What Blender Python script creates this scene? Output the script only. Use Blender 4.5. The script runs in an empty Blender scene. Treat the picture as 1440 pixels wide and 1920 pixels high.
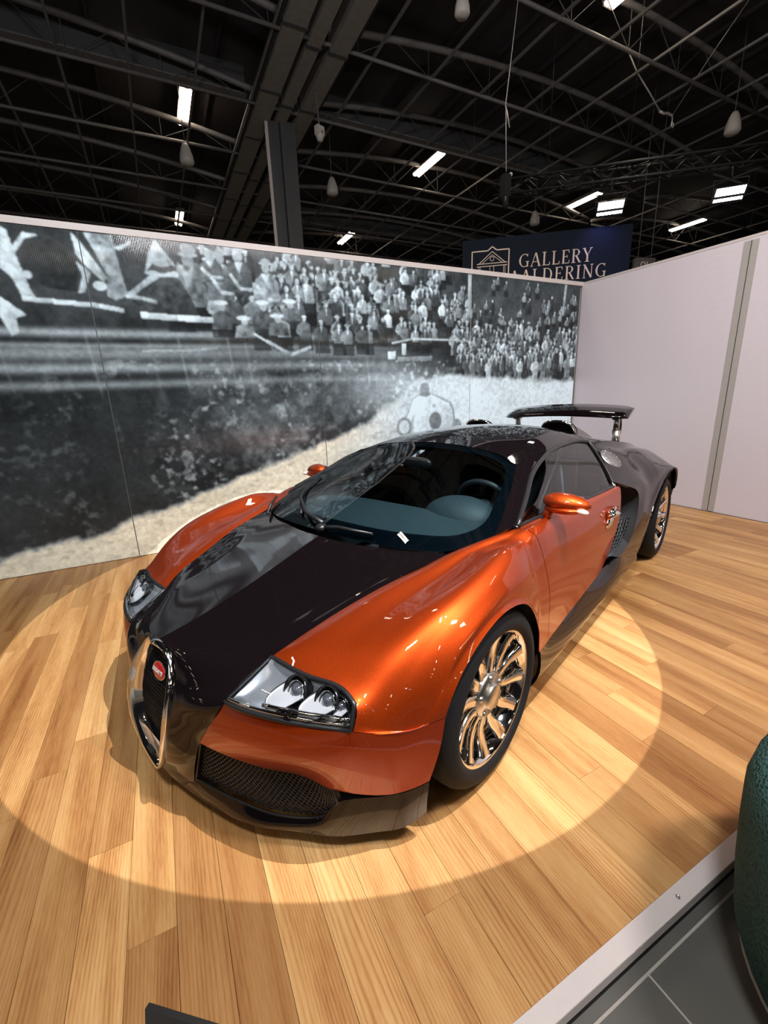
import bpy, math, random
import numpy as np
from mathutils import Vector, Matrix, Euler

S = bpy.context.scene
COL = S.collection
PI = math.pi
random.seed(7)

# ------------------------------------------------------------------ camera, world, lights, exposure
cam = bpy.data.cameras.new('camera')
cam.sensor_fit = 'HORIZONTAL'
cam.sensor_width = 36.0
cam.lens = 36.0 * 810.43 / 1440.0
cam.clip_end = 200
co = bpy.data.objects.new('camera', cam)
COL.objects.link(co)
cr, cu, cf = Vector((.890, -.4545, -.0348)), Vector((.1484, .2177, .9647)), Vector((.4309, .8638, -.2611))
cf.normalize(); cr = (cr - cf * cr.dot(cf)).normalized(); cu = cr.cross(cf)
mw = Matrix((cr, cu, -cf)).transposed().to_4x4()
mw.translation = (-.598, -1.914, 1.4217)
co.matrix_world = mw
S.camera = co

S.view_settings.view_transform = 'Standard'
S.view_settings.look = 'None'
S.view_settings.gamma = 1.0
S.view_settings.use_curve_mapping = False
S.view_settings.exposure = 0.0

w = bpy.data.worlds.new('hall_ambience')
S.world = w
w.use_nodes = True
w.node_tree.nodes['Background'].inputs[0].default_value = (.62, .62, .70, 1)
w.node_tree.nodes['Background'].inputs[1].default_value = .012


def lamp(name, kind, loc, target, power, color=(1, 1, 1), **kw):
    l = bpy.data.lights.new(name, kind)
    l.energy = power
    l.color = color
    for k, v in kw.items():
        setattr(l, k, v)
    o = bpy.data.objects.new(name, l)
    COL.objects.link(o)
    o.location = loc
    d = Vector(target) - Vector(loc)
    o.rotation_euler = d.to_track_quat('-Z', 'Y').to_euler()
    return o


WARM = (1.0, .86, .70)
# profile spotlight that throws the sharp round pool on the car
lamp('profile_spot', 'SPOT', (1.651, -2.576, 7.5), (.378, .712, 0), 3450, (.95, .97, 1.0),
     spot_size=2 * math.radians(12.98), spot_blend=.006, shadow_soft_size=.006)
# strip fixtures of the hall, twin tubes, on the 7.2 m grid (the ones over and behind the visitor)
for gx, gy in ((-6.1, 4.7), (1.13, 4.7), (8.35, 4.7), (-6.1, -2.5), (1.13, -2.5), (8.35, -2.5), (1.13, -9.7), (-6.1, -9.7)):
    for dx in (-.06, .06):
        lamp('strip_lamp', 'AREA', (gx + dx, gy, 7.85), (gx + dx, gy, 0), 25, WARM, shape='RECTANGLE', size=.085, size_y=1.45)
# the farther rows of the same grid, behind the visitor and to the left (they show as streaks in the ribbed sheets)
for gx, gy in [(x_, y_) for y_ in (-16.9, -24.1, -31.3, -38.5) for x_ in (-6.1, 1.13, 8.35)] + [(x_, y_) for x_ in (-13.3, -20.5, -27.7, -34.9) for y_ in (4.7, 11.9, 19.1)]:
    lamp('strip_lamp', 'AREA', (gx, gy, 7.85), (gx, gy, 0), 48, WARM, shape='RECTANGLE', size=.20, size_y=1.45)
# two added fill lights, unseen, high up in front of the platform
for fx, fy, fz, tx, ty, pw in ((-3.6, -3.4, 4.2, 0.3, .6, 14), (2.8, -4.2, 4.4, 1.2, 1.0, 16)):
    lamp('side_fill', 'AREA', (fx, fy, fz), (tx, ty, .5), pw, (1.0, .90, .78), shape='RECTANGLE', size=.5, size_y=.3)
for lx, lz in ((3.9, 3.05), (11.6, 4.4)):
    lamp('led_line', 'AREA', (lx, -6.0, lz), (lx * .4, 2.6, 1.6), 14, (1.0, .88, .66), shape='RECTANGLE', size=2.6, size_y=.05)
lamp('wall_fill', 'AREA', (1.6, -3.0, 4.6), (4.6, .9, 1.3), 290, (1.0, .93, .92), shape='RECTANGLE', size=.8, size_y=.4)  # added unseen light that brightens the white wall
lamp('mural_fill', 'AREA', (-1.2, -2.6, 5.2), (.6, 2.68, 1.3), 260, (.88, .95, 1.0), shape='RECTANGLE', size=.8, size_y=.4)  # added unseen cool light that brightens the mural

# ------------------------------------------------------------------ materials
def nmat(name):
    m = bpy.data.materials.new(name)
    m.use_nodes = True
    nt = m.node_tree
    return m, nt, nt.nodes, nt.links, nt.nodes['Principled BSDF']


def N(nodes, typ, **kw):
    n = nodes.new(typ)
    for k, v in kw.items():
        setattr(n, k, v)
    return n


def mat(name, col, rough=.5, metal=0, coat=0, spec=.5, emit=None, estr=0, nscale=0, namt=.0, bump=0, coatr=.03, aniso=0):
    m, nt, nodes, links, b = nmat(name)
    b.inputs['Base Color'].default_value = (*col, 1)
    b.inputs['Roughness'].default_value = rough
    b.inputs['Metallic'].default_value = metal
    b.inputs['Coat Weight'].default_value = coat
    b.inputs['Coat Roughness'].default_value = coatr
    b.inputs['Specular IOR Level'].default_value = spec
    if emit:
        b.inputs['Emission Color'].default_value = (*emit, 1)
        b.inputs['Emission Strength'].default_value = estr
    if nscale:
        tc = N(nodes, 'ShaderNodeTexCoord')
        nz = N(nodes, 'ShaderNodeTexNoise')
        nz.inputs['Scale'].default_value = nscale
        nz.inputs['Detail'].default_value = 4
        links.new(tc.outputs['Object'], nz.inputs['Vector'])
        if namt:
            mr = N(nodes, 'ShaderNodeMapRange')
            mr.inputs[3].default_value = 1 - namt
            mr.inputs[4].default_value = 1 + namt
            mx = N(nodes, 'ShaderNodeVectorMath', operation='SCALE')
            mx.inputs[0].default_value = col
            links.new(nz.outputs['Fac'], mr.inputs[0])
            links.new(mr.outputs[0], mx.inputs['Scale'])
            links.new(mx.outputs[0], b.inputs['Base Color'])
        if bump:
            bp = N(nodes, 'ShaderNodeBump')
            bp.inputs['Strength'].default_value = bump
            bp.inputs['Distance'].default_value = .01
            links.new(nz.outputs['Fac'], bp.inputs['Height'])
            links.new(bp.outputs[0], b.inputs['Normal'])
    return m


def glass(name, tint, refl=1.0, ior=1.5):
    m, nt, nodes, links, b = nmat(name)
    nodes.remove(b)
    out = nodes['Material Output']
    tr = N(nodes, 'ShaderNodeBsdfTransparent')
    tr.inputs[0].default_value = (*tint, 1)
    gl = N(nodes, 'ShaderNodeBsdfGlossy')
    gl.inputs['Roughness'].default_value = .01
    gl.inputs[0].default_value = (refl, refl, refl, 1)
    fr = N(nodes, 'ShaderNodeFresnel')
    fr.inputs[0].default_value = ior
    mx = N(nodes, 'ShaderNodeMixShader')
    links.new(fr.outputs[0], mx.inputs[0])
    links.new(tr.outputs[0], mx.inputs[1])
    links.new(gl.outputs[0], mx.inputs[2])
    links.new(mx.outputs[0], out.inputs[0])
    return m


def paint(name, col, metal, rough, flake=.25, coat=1.0):
    m, nt, nodes, links, b = nmat(name)
    tc = N(nodes, 'ShaderNodeTexCoord')
    vo = N(nodes, 'ShaderNodeTexVoronoi')
    vo.inputs['Scale'].default_value = 900
    links.new(tc.outputs['Object'], vo.inputs['Vector'])
    mr = N(nodes, 'ShaderNodeMapRange')
    mr.inputs[3].default_value = 1 - flake
    mr.inputs[4].default_value = 1 + flake
    sp = N(nodes, 'ShaderNodeSeparateColor')
    links.new(vo.outputs['Color'], sp.inputs[0])
    links.new(sp.outputs[0], mr.inputs[0])
    sc = N(nodes, 'ShaderNodeVectorMath', operation='SCALE')
    sc.inputs[0].default_value = col
    links.new(mr.outputs[0], sc.inputs['Scale'])
    links.new(sc.outputs[0], b.inputs['Base Color'])
    b.inputs['Metallic'].default_value = metal
    b.inputs['Roughness'].default_value = rough
    b.inputs['Coat Weight'].default_value = coat
    b.inputs['Coat Roughness'].default_value = .015
    if not coat: b.inputs['Roughness'].default_value = .03
    return m


M = {}
M['orange'] = paint('copper_orange_paint', (.40, .042, .0016), .85, .46, .25, .75)
M['black'] = paint('black_brown_paint', (.0045, .0028, .0032), 0, .12, .1, 0)
M['black_plastic'] = mat('black_plastic', (.008, .008, .009), .35)
M['matte_black'] = mat('matte_black', (.006, .006, .007), .8)
M['rubber'] = mat('tyre_rubber', (.0065, .0065, .0072), .7, spec=.22, nscale=60, namt=.2, bump=.1)
M['chrome'] = mat('polished_metal', (.86, .84, .82), .07, 1.0)
M['satin'] = mat('satin_metal', (.60, .57, .53), .28, 1.0)
M['cap_metal'] = mat('filler_cap_metal', (.30, .29, .29), .35, .9)
M['steel'] = mat('brake_steel', (.32, .31, .30), .35, 1.0)
M['reflector'] = mat('headlight_reflector', (.36, .37, .40), .28, .65)
M['bright_reflector'] = mat('bright_reflector', (.74, .74, .76), .20, .55)
M['dark_chrome'] = mat('dark_chrome', (.05, .05, .055), .12, .9)
M['dash'] = mat('teal_grey_leather', (.026, .041, .048), .6, nscale=260, namt=.12, bump=.15)
M['leather'] = mat('dark_leather', (.018, .021, .024), .5, nscale=200, namt=.15, bump=.1)
M['glass'] = glass('tinted_glass', (.60, .72, .74), .95, 1.5)
M['side_glass'] = glass('side_glass', (.55, .64, .67), .95, 1.5)
M['lens'] = glass('headlight_lens', (.95, .96, .97), .9, 1.35)
M['frit'] = mat('windscreen_frit', (.0015, .0035, .0055), .15)
M['red'] = mat('badge_red', (.55, .012, .012), .25, coat=.6)
M['white_print'] = mat('white_print', (.85, .83, .80), .5)
M['amber'] = mat('indicator_lens', (.75, .55, .45), .15, coat=.5)
M['alu_white'] = mat('white_aluminium', (.50, .44, .42), .45, nscale=40, namt=.04)
M['hall_steel'] = mat('painted_hall_steel', (.13, .12, .117), .55, nscale=14, namt=.25)
M['hall_dark'] = mat('dark_roof_panel', (.020, .016, .0175), .85, nscale=3, namt=.3)
M['duct'] = mat('galvanised_duct', (.20, .185, .16), .55, nscale=9, namt=.3)
M['column_dark'] = mat('charcoal_column_paint', (.055, .055, .058), .6, nscale=10, namt=.1)
M['tube'] = mat('lit_tube', (1, 1, 1), .5, emit=(1.0, .84, .66), estr=22)
M['flood_glow'] = mat('lit_flood_panel', (1, 1, 1), .5, emit=(.88, .86, 1.0), estr=22)
M['truss_black'] = mat('black_truss_steel', (.012, .012, .013), .45, 0.3)
M['wire'] = mat('galvanised_wire', (.62, .58, .55), .4, .4)
M['bell'] = mat('grey_bell_plastic', (.42, .39, .36), .5)
M['navy'] = mat('navy_sign_board', (.0035, .0065, .017), .6, spec=.12, nscale=6, namt=.1)
M['gold'] = mat('gold_lettering', (.70, .52, .38), .4)
M['tile'] = mat('slate_floor_tile', (.085, .077, .066), .55, nscale=5, namt=.28, bump=.2)
M['grout'] = mat('grey_grout', (.34, .30, .26), .9)
M['concrete'] = mat('dark_subfloor', (.02, .018, .016), .9)
M['teal'] = None


def wood_mat():
    m, nt, nodes, links, b = nmat('oiled_oak')
    tc = N(nodes, 'ShaderNodeNewGeometry')
    oi = N(nodes, 'ShaderNodeObjectInfo')
    mp = N(nodes, 'ShaderNodeVectorMath', operation='MULTIPLY')
    mp.inputs[1].default_value = (1, .085, 1)
    links.new(tc.outputs['Position'], mp.inputs[0])
    ofs = N(nodes, 'ShaderNodeCombineXYZ')
    ml = N(nodes, 'ShaderNodeMath', operation='MULTIPLY')
    ml.inputs[1].default_value = 37.0
    links.new(oi.outputs['Random'], ml.inputs[0])
    for i in range(3):
        links.new(ml.outputs[0], ofs.inputs[i])
    ad = N(nodes, 'ShaderNodeVectorMath', operation='ADD')
    links.new(mp.outputs[0], ad.inputs[0])
    links.new(ofs.outputs[0], ad.inputs[1])
    def noise(scale, detail, vec, dist=0):
        n = N(nodes, 'ShaderNodeTexNoise')
        n.inputs['Scale'].default_value = scale; n.inputs['Detail'].default_value = detail; n.inputs['Distortion'].default_value = dist
        links.new(vec, n.inputs['Vector'])
        return n.outputs['Fac']
    def mth(op, a, b_, c=None):
        n = N(nodes, 'ShaderNodeMath', operation=op)
        for i, q in enumerate((a, b_, c)):
            if q is None: continue
            if isinstance(q, (int, float)): n.inputs[i].default_value = q
            else: links.new(q, n.inputs[i])
        return n.outputs[0]
    big = noise(3.0, 2.0, ad.outputs[0], .15)             # slow field whose contours are the cathedral grain
    sx = N(nodes, 'ShaderNodeSeparateXYZ')
    links.new(tc.outputs['Position'], sx.inputs[0])
    fld = mth('MULTIPLY_ADD', big, .30, sx.outputs[0])
    fld = mth('MULTIPLY_ADD', noise(60, 2, ad.outputs[0]), .004, fld)
    wav = mth('SINE', mth('MULTIPLY', fld, 2 * PI / .0105), None)
    lines = mth('POWER', mth('MULTIPLY_ADD', wav, .5, .5), 2.6)
    amt = N(nodes, 'ShaderNodeMapRange')
    links.new(noise(2.2, 2, ad.outputs[0]), amt.inputs[0])
    amt.inputs[1].default_value = .35; amt.inputs[2].default_value = .65; amt.inputs[3].default_value = .10; amt.inputs[4].default_value = .50
    grain = mth('MULTIPLY', lines, amt.outputs[0])
    fine = noise(230, 2, ad.outputs[0])
    mid = noise(15, 4, ad.outputs[0])
    s2 = mth('MULTIPLY_ADD', fine, .34, mid)
    s2 = mth('MULTIPLY_ADD', grain, -.42, s2)
    rp = N(nodes, 'ShaderNodeValToRGB')
    e = rp.color_ramp.elements
    e[0].position = .22; e[0].color = (.19, .074, .022, 1)
    e[1].position = .92; e[1].color = (.62, .37, .158, 1)
    e2 = rp.color_ramp.elements.new(.48); e2.color = (.40, .185, .060, 1)
    e3 = rp.color_ramp.elements.new(.68); e3.color = (.52, .280, .103, 1)
    links.new(s2, rp.inputs[0])
    # per plank tint
    tr = N(nodes, 'ShaderNodeValToRGB')
    t = tr.color_ramp.elements
    t[0].position = 0; t[0].color = (.58, .50, .44, 1)
    t[1].position = 1; t[1].color = (1.0, 1.02, 1.04, 1)
    t2 = tr.color_ramp.elements.new(.3); t2.color = (.74, .71, .68, 1)
    t3 = tr.color_ramp.elements.new(.7); t3.color = (.87, .86, .85, 1)
    links.new(oi.outputs['Random'], tr.inputs[0])
    mx = N(nodes, 'ShaderNodeMix', data_type='RGBA', blend_type='MULTIPLY')
    mx.inputs[0].default_value = 1
    links.new(rp.outputs[0], mx.inputs[6])
    links.new(tr.outputs[0], mx.inputs[7])
    # knots
    vo = N(nodes, 'ShaderNodeTexVoronoi')
    vo.inputs['Scale'].default_value = 1.25
    mp2 = N(nodes, 'ShaderNodeVectorMath', operation='MULTIPLY')
    mp2.inputs[1].default_value = (1, .45, 1)
    links.new(tc.outputs['Position'], mp2.inputs[0])
    links.new(mp2.outputs[0], vo.inputs['Vector'])
    kr = N(nodes, 'ShaderNodeMapRange')
    kr.inputs[1].default_value = .006; kr.inputs[2].default_value = .05
    links.new(vo.outputs['Distance'], kr.inputs[0])
    mk = N(nodes, 'ShaderNodeMix', data_type='RGBA')
    mk.inputs[6].default_value = (.10, .042, .016, 1)
    links.new(kr.outputs[0], mk.inputs[0])
    links.new(mx.outputs[2], mk.inputs[7])
    links.new(mk.outputs[2], b.inputs['Base Color'])
    b.inputs['Roughness'].default_value = .42
    b.inputs['Specular IOR Level'].default_value = .35
    bm = N(nodes, 'ShaderNodeBump')
    bm.inputs['Strength'].default_value = .06
    bm.inputs['Distance'].default_value = .004
    links.new(s2, bm.inputs['Height'])
    links.new(bm.outputs[0], b.inputs['Normal'])
    return m


def ribbed(name, attr=None, col=(.6, .55, .6), period=.012, strength=.25, rough=.22, axis='X', spec=.5):
    """polycarbonate / foil sheet with fine vertical ribs"""
    m, nt, nodes, links, b = nmat(name)
    g = N(nodes, 'ShaderNodeNewGeometry')
    wv = N(nodes, 'ShaderNodeTexWave', wave_type='BANDS', bands_direction=axis)
    wv.inputs['Scale'].default_value = 2 * PI / period / 20.0
    wv.inputs['Distortion'].default_value = .0
    links.new(g.outputs['Position'], wv.inputs['Vector'])
    bm = N(nodes, 'ShaderNodeBump')
    bm.inputs['Strength'].default_value = strength
    bm.inputs['Distance'].default_value = .002
    links.new(wv.outputs['Fac'], bm.inputs['Height'])
    links.new(bm.outputs[0], b.inputs['Normal'])
    b.inputs['Roughness'].default_value = rough
    b.inputs['Specular IOR Level'].default_value = spec
    if attr:
        a = N(nodes, 'ShaderNodeAttribute', attribute_name=attr)
        links.new(a.outputs['Color'], b.inputs['Base Color'])
    else:
        b.inputs['Base Color'].default_value = (*col, 1)
    return m


def boucle():
    m, nt, nodes, links, b = nmat('teal_boucle')
    tc = N(nodes, 'ShaderNodeTexCoord')
    nz = N(nodes, 'ShaderNodeTexNoise'); nz.inputs['Scale'].default_value = 85; nz.inputs['Detail'].default_value = 4
    vo = N(nodes, 'ShaderNodeTexVoronoi'); vo.inputs['Scale'].default_value = 130
    links.new(tc.outputs['Object'], nz.inputs['Vector']); links.new(tc.outputs['Object'], vo.inputs['Vector'])
    ad = N(nodes, 'ShaderNodeMath', operation='ADD')
    links.new(nz.outputs['Fac'], ad.inputs[0]); links.new(vo.outputs['Distance'], ad.inputs[1])
    rp = N(nodes, 'ShaderNodeValToRGB')
    rp.color_ramp.elements[0].position = .45; rp.color_ramp.elements[0].color = (.006, .019, .019, 1)
    rp.color_ramp.elements[1].position = 1.2; rp.color_ramp.elements[1].color = (.036, .085, .076, 1)
    links.new(ad.outputs[0], rp.inputs[0]); links.new(rp.outputs[0], b.inputs['Base Color'])
    bm = N(nodes, 'ShaderNodeBump'); bm.inputs['Strength'].default_value = .8; bm.inputs['Distance'].default_value = .006
    links.new(ad.outputs[0], bm.inputs['Height']); links.new(bm.outputs[0], b.inputs['Normal'])
    b.inputs['Roughness'].default_value = .95
    b.inputs['Specular IOR Level'].default_value = .15
    return m


M['oak'] = wood_mat()
M['mural'] = ribbed('printed_mural_sheet', attr='print', period=.0125, strength=.40, rough=.10, spec=.22)
M['white_sheet'] = ribbed('white_ribbed_sheet', col=(.56, .50, .53), period=.02, strength=.18, rough=.16, axis='Y', spec=.4)
M['seam_tape'] = mat('grey_seam_tape', (.33, .30, .275), .55, nscale=30, namt=.08)
M['teal'] = boucle()

# ------------------------------------------------------------------ mesh helpers
def tag(o, label=None, cat=None, group=None, kind=None):
    if label: o['label'] = label
    if cat: o['category'] = cat
    if group: o['group'] = group
    if kind: o['kind'] = kind
    return o


def empty(name, loc=(0, 0, 0), rz=0, **kw):
    o = bpy.data.objects.new(name, None)
    COL.objects.link(o)
    o.location = loc
    o.rotation_euler = (0, 0, rz)
    o.empty_display_size = .2
    return tag(o, **kw)


def link(name, me, m=None, parent=None, **kw):
    o = bpy.data.objects.new(name, me)
    COL.objects.link(o)
    if m is not None and not me.materials:
        me.materials.append(M[m] if isinstance(m, str) else m)
    if parent: o.parent = parent
    return tag(o, **kw)


class MB:
    def __init__(s):
        s.v = []; s.f = []; s.sm = []

    def add(s, vs, fs, smooth=False, flip=False):
        b = len(s.v)
        s.v += [tuple(map(float, p)) for p in vs]
        for f in fs:
            f = [b + i for i in f]
            s.f.append(f[::-1] if flip else f)
            s.sm.append(smooth)
        return s

    def box(s, c, d, rot=None):
        vs = [Vector((x * d[0] / 2, y * d[1] / 2, z * d[2] / 2)) for z in (-1, 1) for y in (-1, 1) for x in (-1, 1)]
        if rot is not None:
            R = rot if isinstance(rot, Matrix) else Euler(rot).to_matrix()
            vs = [R @ q for q in vs]
        vs = [q + Vector(c) for q in vs]
        return s.add(vs, [(0, 2, 3, 1), (4, 5, 7, 6), (0, 1, 5, 4), (2, 6, 7, 3), (0, 4, 6, 2), (1, 3, 7, 5)])

    def beam(s, a, b, w, h=None, up=(0, 0, 1)):
        a = Vector(a); b = Vector(b); h = h or w
        d = (b - a).normalized(); u = Vector(up)
        if abs(d.dot(u)) > .98: u = Vector((1, 0, 0))
        x = d.cross(u).normalized(); y = x.cross(d)
        vs = [p + x * i * w / 2 + y * j * h / 2 for p in (a, b) for i, j in ((-1, -1), (1, -1), (1, 1), (-1, 1))]
        return s.add(vs, [(3, 2, 1, 0), (4, 5, 6, 7), (0, 1, 5, 4), (1, 2, 6, 5), (2, 3, 7, 6), (3, 0, 4, 7)])

    def tube(s, pts, r, n=8, cap=True, closed=False):
        P = [Vector(p) for p in pts]; m = len(P)
        rs = r if isinstance(r, (list, tuple)) else [r] * m
        ring = []; prev = None
        for i in range(m):
            d = (P[(i + 1) % m if closed else min(i + 1, m - 1)] - P[(i - 1) % m if closed else max(i - 1, 0)]).normalized()
            if prev is None:
                u = Vector((0, 0, 1)) if abs(d.z) < .9 else Vector((1, 0, 0))
            else:
                u = prev
            x = d.cross(u).normalized(); y = x.cross(d).normalized(); prev = y
            ring.append([P[i] + (x * math.cos(2 * PI * k / n) + y * math.sin(2 * PI * k / n)) * rs[i] for k in range(n)])
        vs = [q for rr in ring for q in rr]
        fs = []
        for i in range(m if closed else m - 1):
            j = (i + 1) % m
            for k in range(n):
                fs.append((i * n + k, i * n + (k + 1) % n, j * n + (k + 1) % n, j * n + k))
        s.add(vs, fs, True)
        if cap and not closed:
            b = len(s.v) - len(vs)
            s.f.append([b + k for k in range(n)][::-1]); s.sm.append(False)
            s.f.append([b + (m - 1) * n + k for k in range(n)]); s.sm.append(False)
        return s

    def lathe(s, prof, n=32, axis='Z', c=(0, 0, 0), smooth=True, a0=0, a1=2 * PI):
        full = abs(a1 - a0 - 2 * PI) < 1e-6
        m = n if full else n + 1
        vs = []
        for i in range(m):
            a = a0 + (a1 - a0) * i / n
            for r, h in prof:
                x, y = r * math.cos(a), r * math.sin(a)
                p = {'Z': (x, y, h), 'Y': (x, h, y), 'X': (h, x, y)}[axis]
                vs.append((p[0] + c[0], p[1] + c[1], p[2] + c[2]))
        k = len(prof)
        fs = []
        for i in range(n):
            j = (i + 1) % m
            for q in range(k - 1):
                fs.append((i * k + q, j * k + q, j * k + q + 1, i * k + q + 1))
        return s.add(vs, fs, smooth, flip=(axis == 'Y'))

    def ell(s, c, r, nu=20, nv=12, rot=None, e=1.0):
        vs = []; fs = []
        sg = lambda t: math.copysign(abs(t) ** e, t)
        R = Euler(rot).to_matrix() if rot else None
        for i in range(nv + 1):
            t = -PI / 2 + PI * i / nv
            for j in range(nu):
                a = 2 * PI * j / nu
                p = Vector((r[0] * sg(math.cos(t)) * sg(math.cos(a)), r[1] * sg(math.cos(t)) * sg(math.sin(a)), r[2] * sg(math.sin(t))))
                if R: p = R @ p
                vs.append(p + Vector(c))
        for i in range(nv):
            for j in range(nu):
                fs.append((i * nu + j, i * nu + (j + 1) % nu, (i + 1) * nu + (j + 1) % nu, (i + 1) * nu + j))
        return s.add(vs, fs, True)

    def prism(s, poly, ext):
        n = len(poly); e = Vector(ext)
        vs = [Vector(p) for p in poly] + [Vector(p) + e for p in poly]
        fs = [list(range(n))[::-1], list(range(n, 2 * n))] + [(i, (i + 1) % n, n + (i + 1) % n, n + i) for i in range(n)]
        return s.add(vs, fs)

    def mesh(s, name):
        me = bpy.data.meshes.new(name)
        me.from_pydata(s.v, [], s.f)
        me.polygons.foreach_set('use_smooth', s.sm)
        me.validate()
        me.update()
        return me

    def build(s, name, m, parent=None, **kw):
        return link(name, s.mesh(name), m, parent, **kw)


# ---- interpolating patches -------------------------------------------------------------------
def crv(P, k):
    """dense samples (k per interval) of a C1 curve through the rows of P (n,...,3) along axis 0"""
    P = np.asarray(P, float); n = len(P)
    if n == 2:
        t = np.linspace(0, 1, k + 1).reshape(-1, *([1] * (P.ndim - 1)))
        return P[0] * (1 - t) + P[1] * t
    h = np.linalg.norm(np.diff(P, axis=0), axis=-1, keepdims=True) ** .75
    h = np.maximum(h, 1e-6)
    d = np.diff(P, axis=0) / h
    T = np.zeros_like(P)
    T[1:-1] = (d[:-1] * h[1:] + d[1:] * h[:-1]) / (h[1:] + h[:-1])
    T[0] = d[0] * 1.5 - T[1] * .5
    T[-1] = d[-1] * 1.5 - T[-2] * .5
    out = []
    for i in range(n - 1):
        for t in (np.arange(k) / k):
            a, b, c, e = 2 * t**3 - 3 * t**2 + 1, t**3 - 2 * t**2 + t, -2 * t**3 + 3 * t**2, t**3 - t**2
            out.append(a * P[i] + b * h[i] * T[i] + c * P[i + 1] + e * h[i] * T[i + 1])
    out.append(P[-1])
    return np.array(out)


def dense(G, ku=5, kv=5):
    """G[row][col] control points -> dense grid through them"""
    G = np.asarray(G, float)
    a = crv(G.transpose(1, 0, 2), kv).transpose(1, 0, 2)     # along columns
    return crv(a, ku)                                         # along rows


CEN = np.array((0, 0, .45))


def grid_normals(D):
    du = np.gradient(D, axis=1); dv = np.gradient(D, axis=0)
    nn = np.cross(du, dv)
    nn /= np.maximum(np.linalg.norm(nn, axis=-1, keepdims=True), 1e-9)
    return nn


def orient(D):
    nn = grid_normals(D)
    c = D.copy(); c[..., 0] = np.clip(c[..., 0], -2.4, .2); c[..., 1] = 0; c[..., 2] = .45
    return -1 if ((D - c) * nn).sum() < 0 else 1


def patch_mesh(name, D, flange=.014, mirror=False, gap=.0016, both=False):
    """sheet metal panel from a dense grid: skin, plus a turned-in lip along its border"""
    D = np.array(D)
    R, Cn = D.shape[:2]
    sgn = orient(D)
    nn = grid_normals(D) * sgn
    Y = np.array((1, -1, 1.0))
    halves = [1, -1] if both else ([-1] if mirror else [1])
    mb = MB()
    for hv in halves:
        Q = D * (Y if hv < 0 else 1)
        nq = nn * (Y if hv < 0 else 1)
        idx = np.arange(R * Cn).reshape(R, Cn)
        fs = [(idx[i, j], idx[i, j + 1], idx[i + 1, j + 1], idx[i + 1, j]) for i in range(R - 1) for j in range(Cn - 1)]
        fl = (sgn < 0) != (hv < 0)
        mb.add(Q.reshape(-1, 3), fs, True, flip=fl)
        if flange:
            br = [(0, j) for j in range(Cn)] + [(i, Cn - 1) for i in range(1, R)] + \
                 [(R - 1, j) for j in range(Cn - 2, -1, -1)] + [(i, 0) for i in range(R - 2, 0, -1)]
            top = [Q[i, j] for i, j in br]
            low = [Q[i, j] - nq[i, j] * flange for i, j in br]
            n = len(br)
            f2 = [(i, (i + 1) % n, n + (i + 1) % n, n + i) for i in range(n)]
            mb.add(top + low, f2, False, flip=not fl)
    me = mb.mesh(name)
    return me


def fair(D, du, dv):
    """fair a dense grid: low order polynomial fit, with the exact borders blended back in"""
    R, Cn = D.shape[:2]
    u = np.linspace(-1, 1, R); v = np.linspace(-1, 1, Cn)
    A = np.polynomial.chebyshev.chebvander(u, du); B = np.polynomial.chebyshev.chebvander(v, dv)
    pa, pb = np.linalg.pinv(A), np.linalg.pinv(B)
    F = np.einsum('ri,ij,jc->rc', A, np.eye(du + 1), pa) @ D.transpose(2, 0, 1)
    F = F @ (B @ pb).T
    F = F.transpose(1, 2, 0)
    E = D - F
    s = np.linspace(0, 1, R)[:, None, None]; t = np.linspace(0, 1, Cn)[None, :, None]
    C = (1 - s) * E[:1] + s * E[-1:] + (1 - t) * E[:, :1] + t * E[:, -1:] - (
        (1 - s) * (1 - t) * E[0, 0] + (1 - s) * t * E[0, -1] + s * (1 - t) * E[-1, 0] + s * t * E[-1, -1])
    return F + C


def panel(name, G, m, parent, ku=5, kv=5, mirror=False, both=False, flange=.014, D=None, fit=None, **kw):
    D = dense(G, ku, kv) if D is None else D
    if fit: D = fair(D, *fit)
    return link(name, patch_mesh(name, D, flange, mirror, both=both), m, parent, **kw)

# ------------------------------------------------------------------ large structure
DZ = -.022                      # car height datum
TILE_Z = -.085
# hall floor with slate tiles
fl = MB().box((2, 4, TILE_Z - .0500), (60, 60, .10)).build('floor', 'grout', kind='structure')
tm = MB().box((0, 0, 0), (.593, .593, .012)).mesh('tile')
tm.materials.append(M['tile'])
for i in range(-2, 8):
    for j in range(0, 5):
        o = link('tile', tm, None, fl)
        o.location = (.337 + .3 + .6 * (i - 1) - .0, -1.508 - .3 - .6 * j, TILE_Z - .004 + .001 * ((i * 7 + j * 3) % 3) * .3)
o = MB().box((.5, -1.4, TILE_Z - .004), (6, .209, .012)).build('tile', 'tile', fl)

# the raised oak platform: every board is a part
EDGE_Y, BACK_Y, WALL_X = -1.44, 2.675, 4.86
plat = MB().box((1.02, (EDGE_Y + BACK_Y) / 2, -.055), (7.66, BACK_Y - EDGE_Y - .004, .06)).build(
    'oak_platform', 'concrete', label='raised exhibition platform floored with oiled oak boards under the car', cat='platform')
unit = MB()
bv = .005
unit.add([(-.5, -.5, -1), (.5, -.5, -1), (.5, .5, -1), (-.5, .5, -1), (-.5, -.5, -.08), (.5, -.5, -.08), (.5, .5, -.08), (-.5, .5, -.08),
          (-.5 + bv, -.4998, 0), (.5 - bv, -.4998, 0), (.5 - bv, .4998, 0), (-.5 + bv, .4998, 0)],
         [(0, 3, 2, 1), (0, 1, 5, 4), (1, 2, 6, 5), (2, 3, 7, 6), (3, 0, 4, 7), (4, 5, 9, 8), (5, 6, 10, 9), (6, 7, 11, 10), (7, 4, 8, 11), (8, 9, 10, 11)])
um = unit.mesh('board')
um.materials.append(M['oak'])
rb = random.Random(11)
PW = .125
nb = 0
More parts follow.
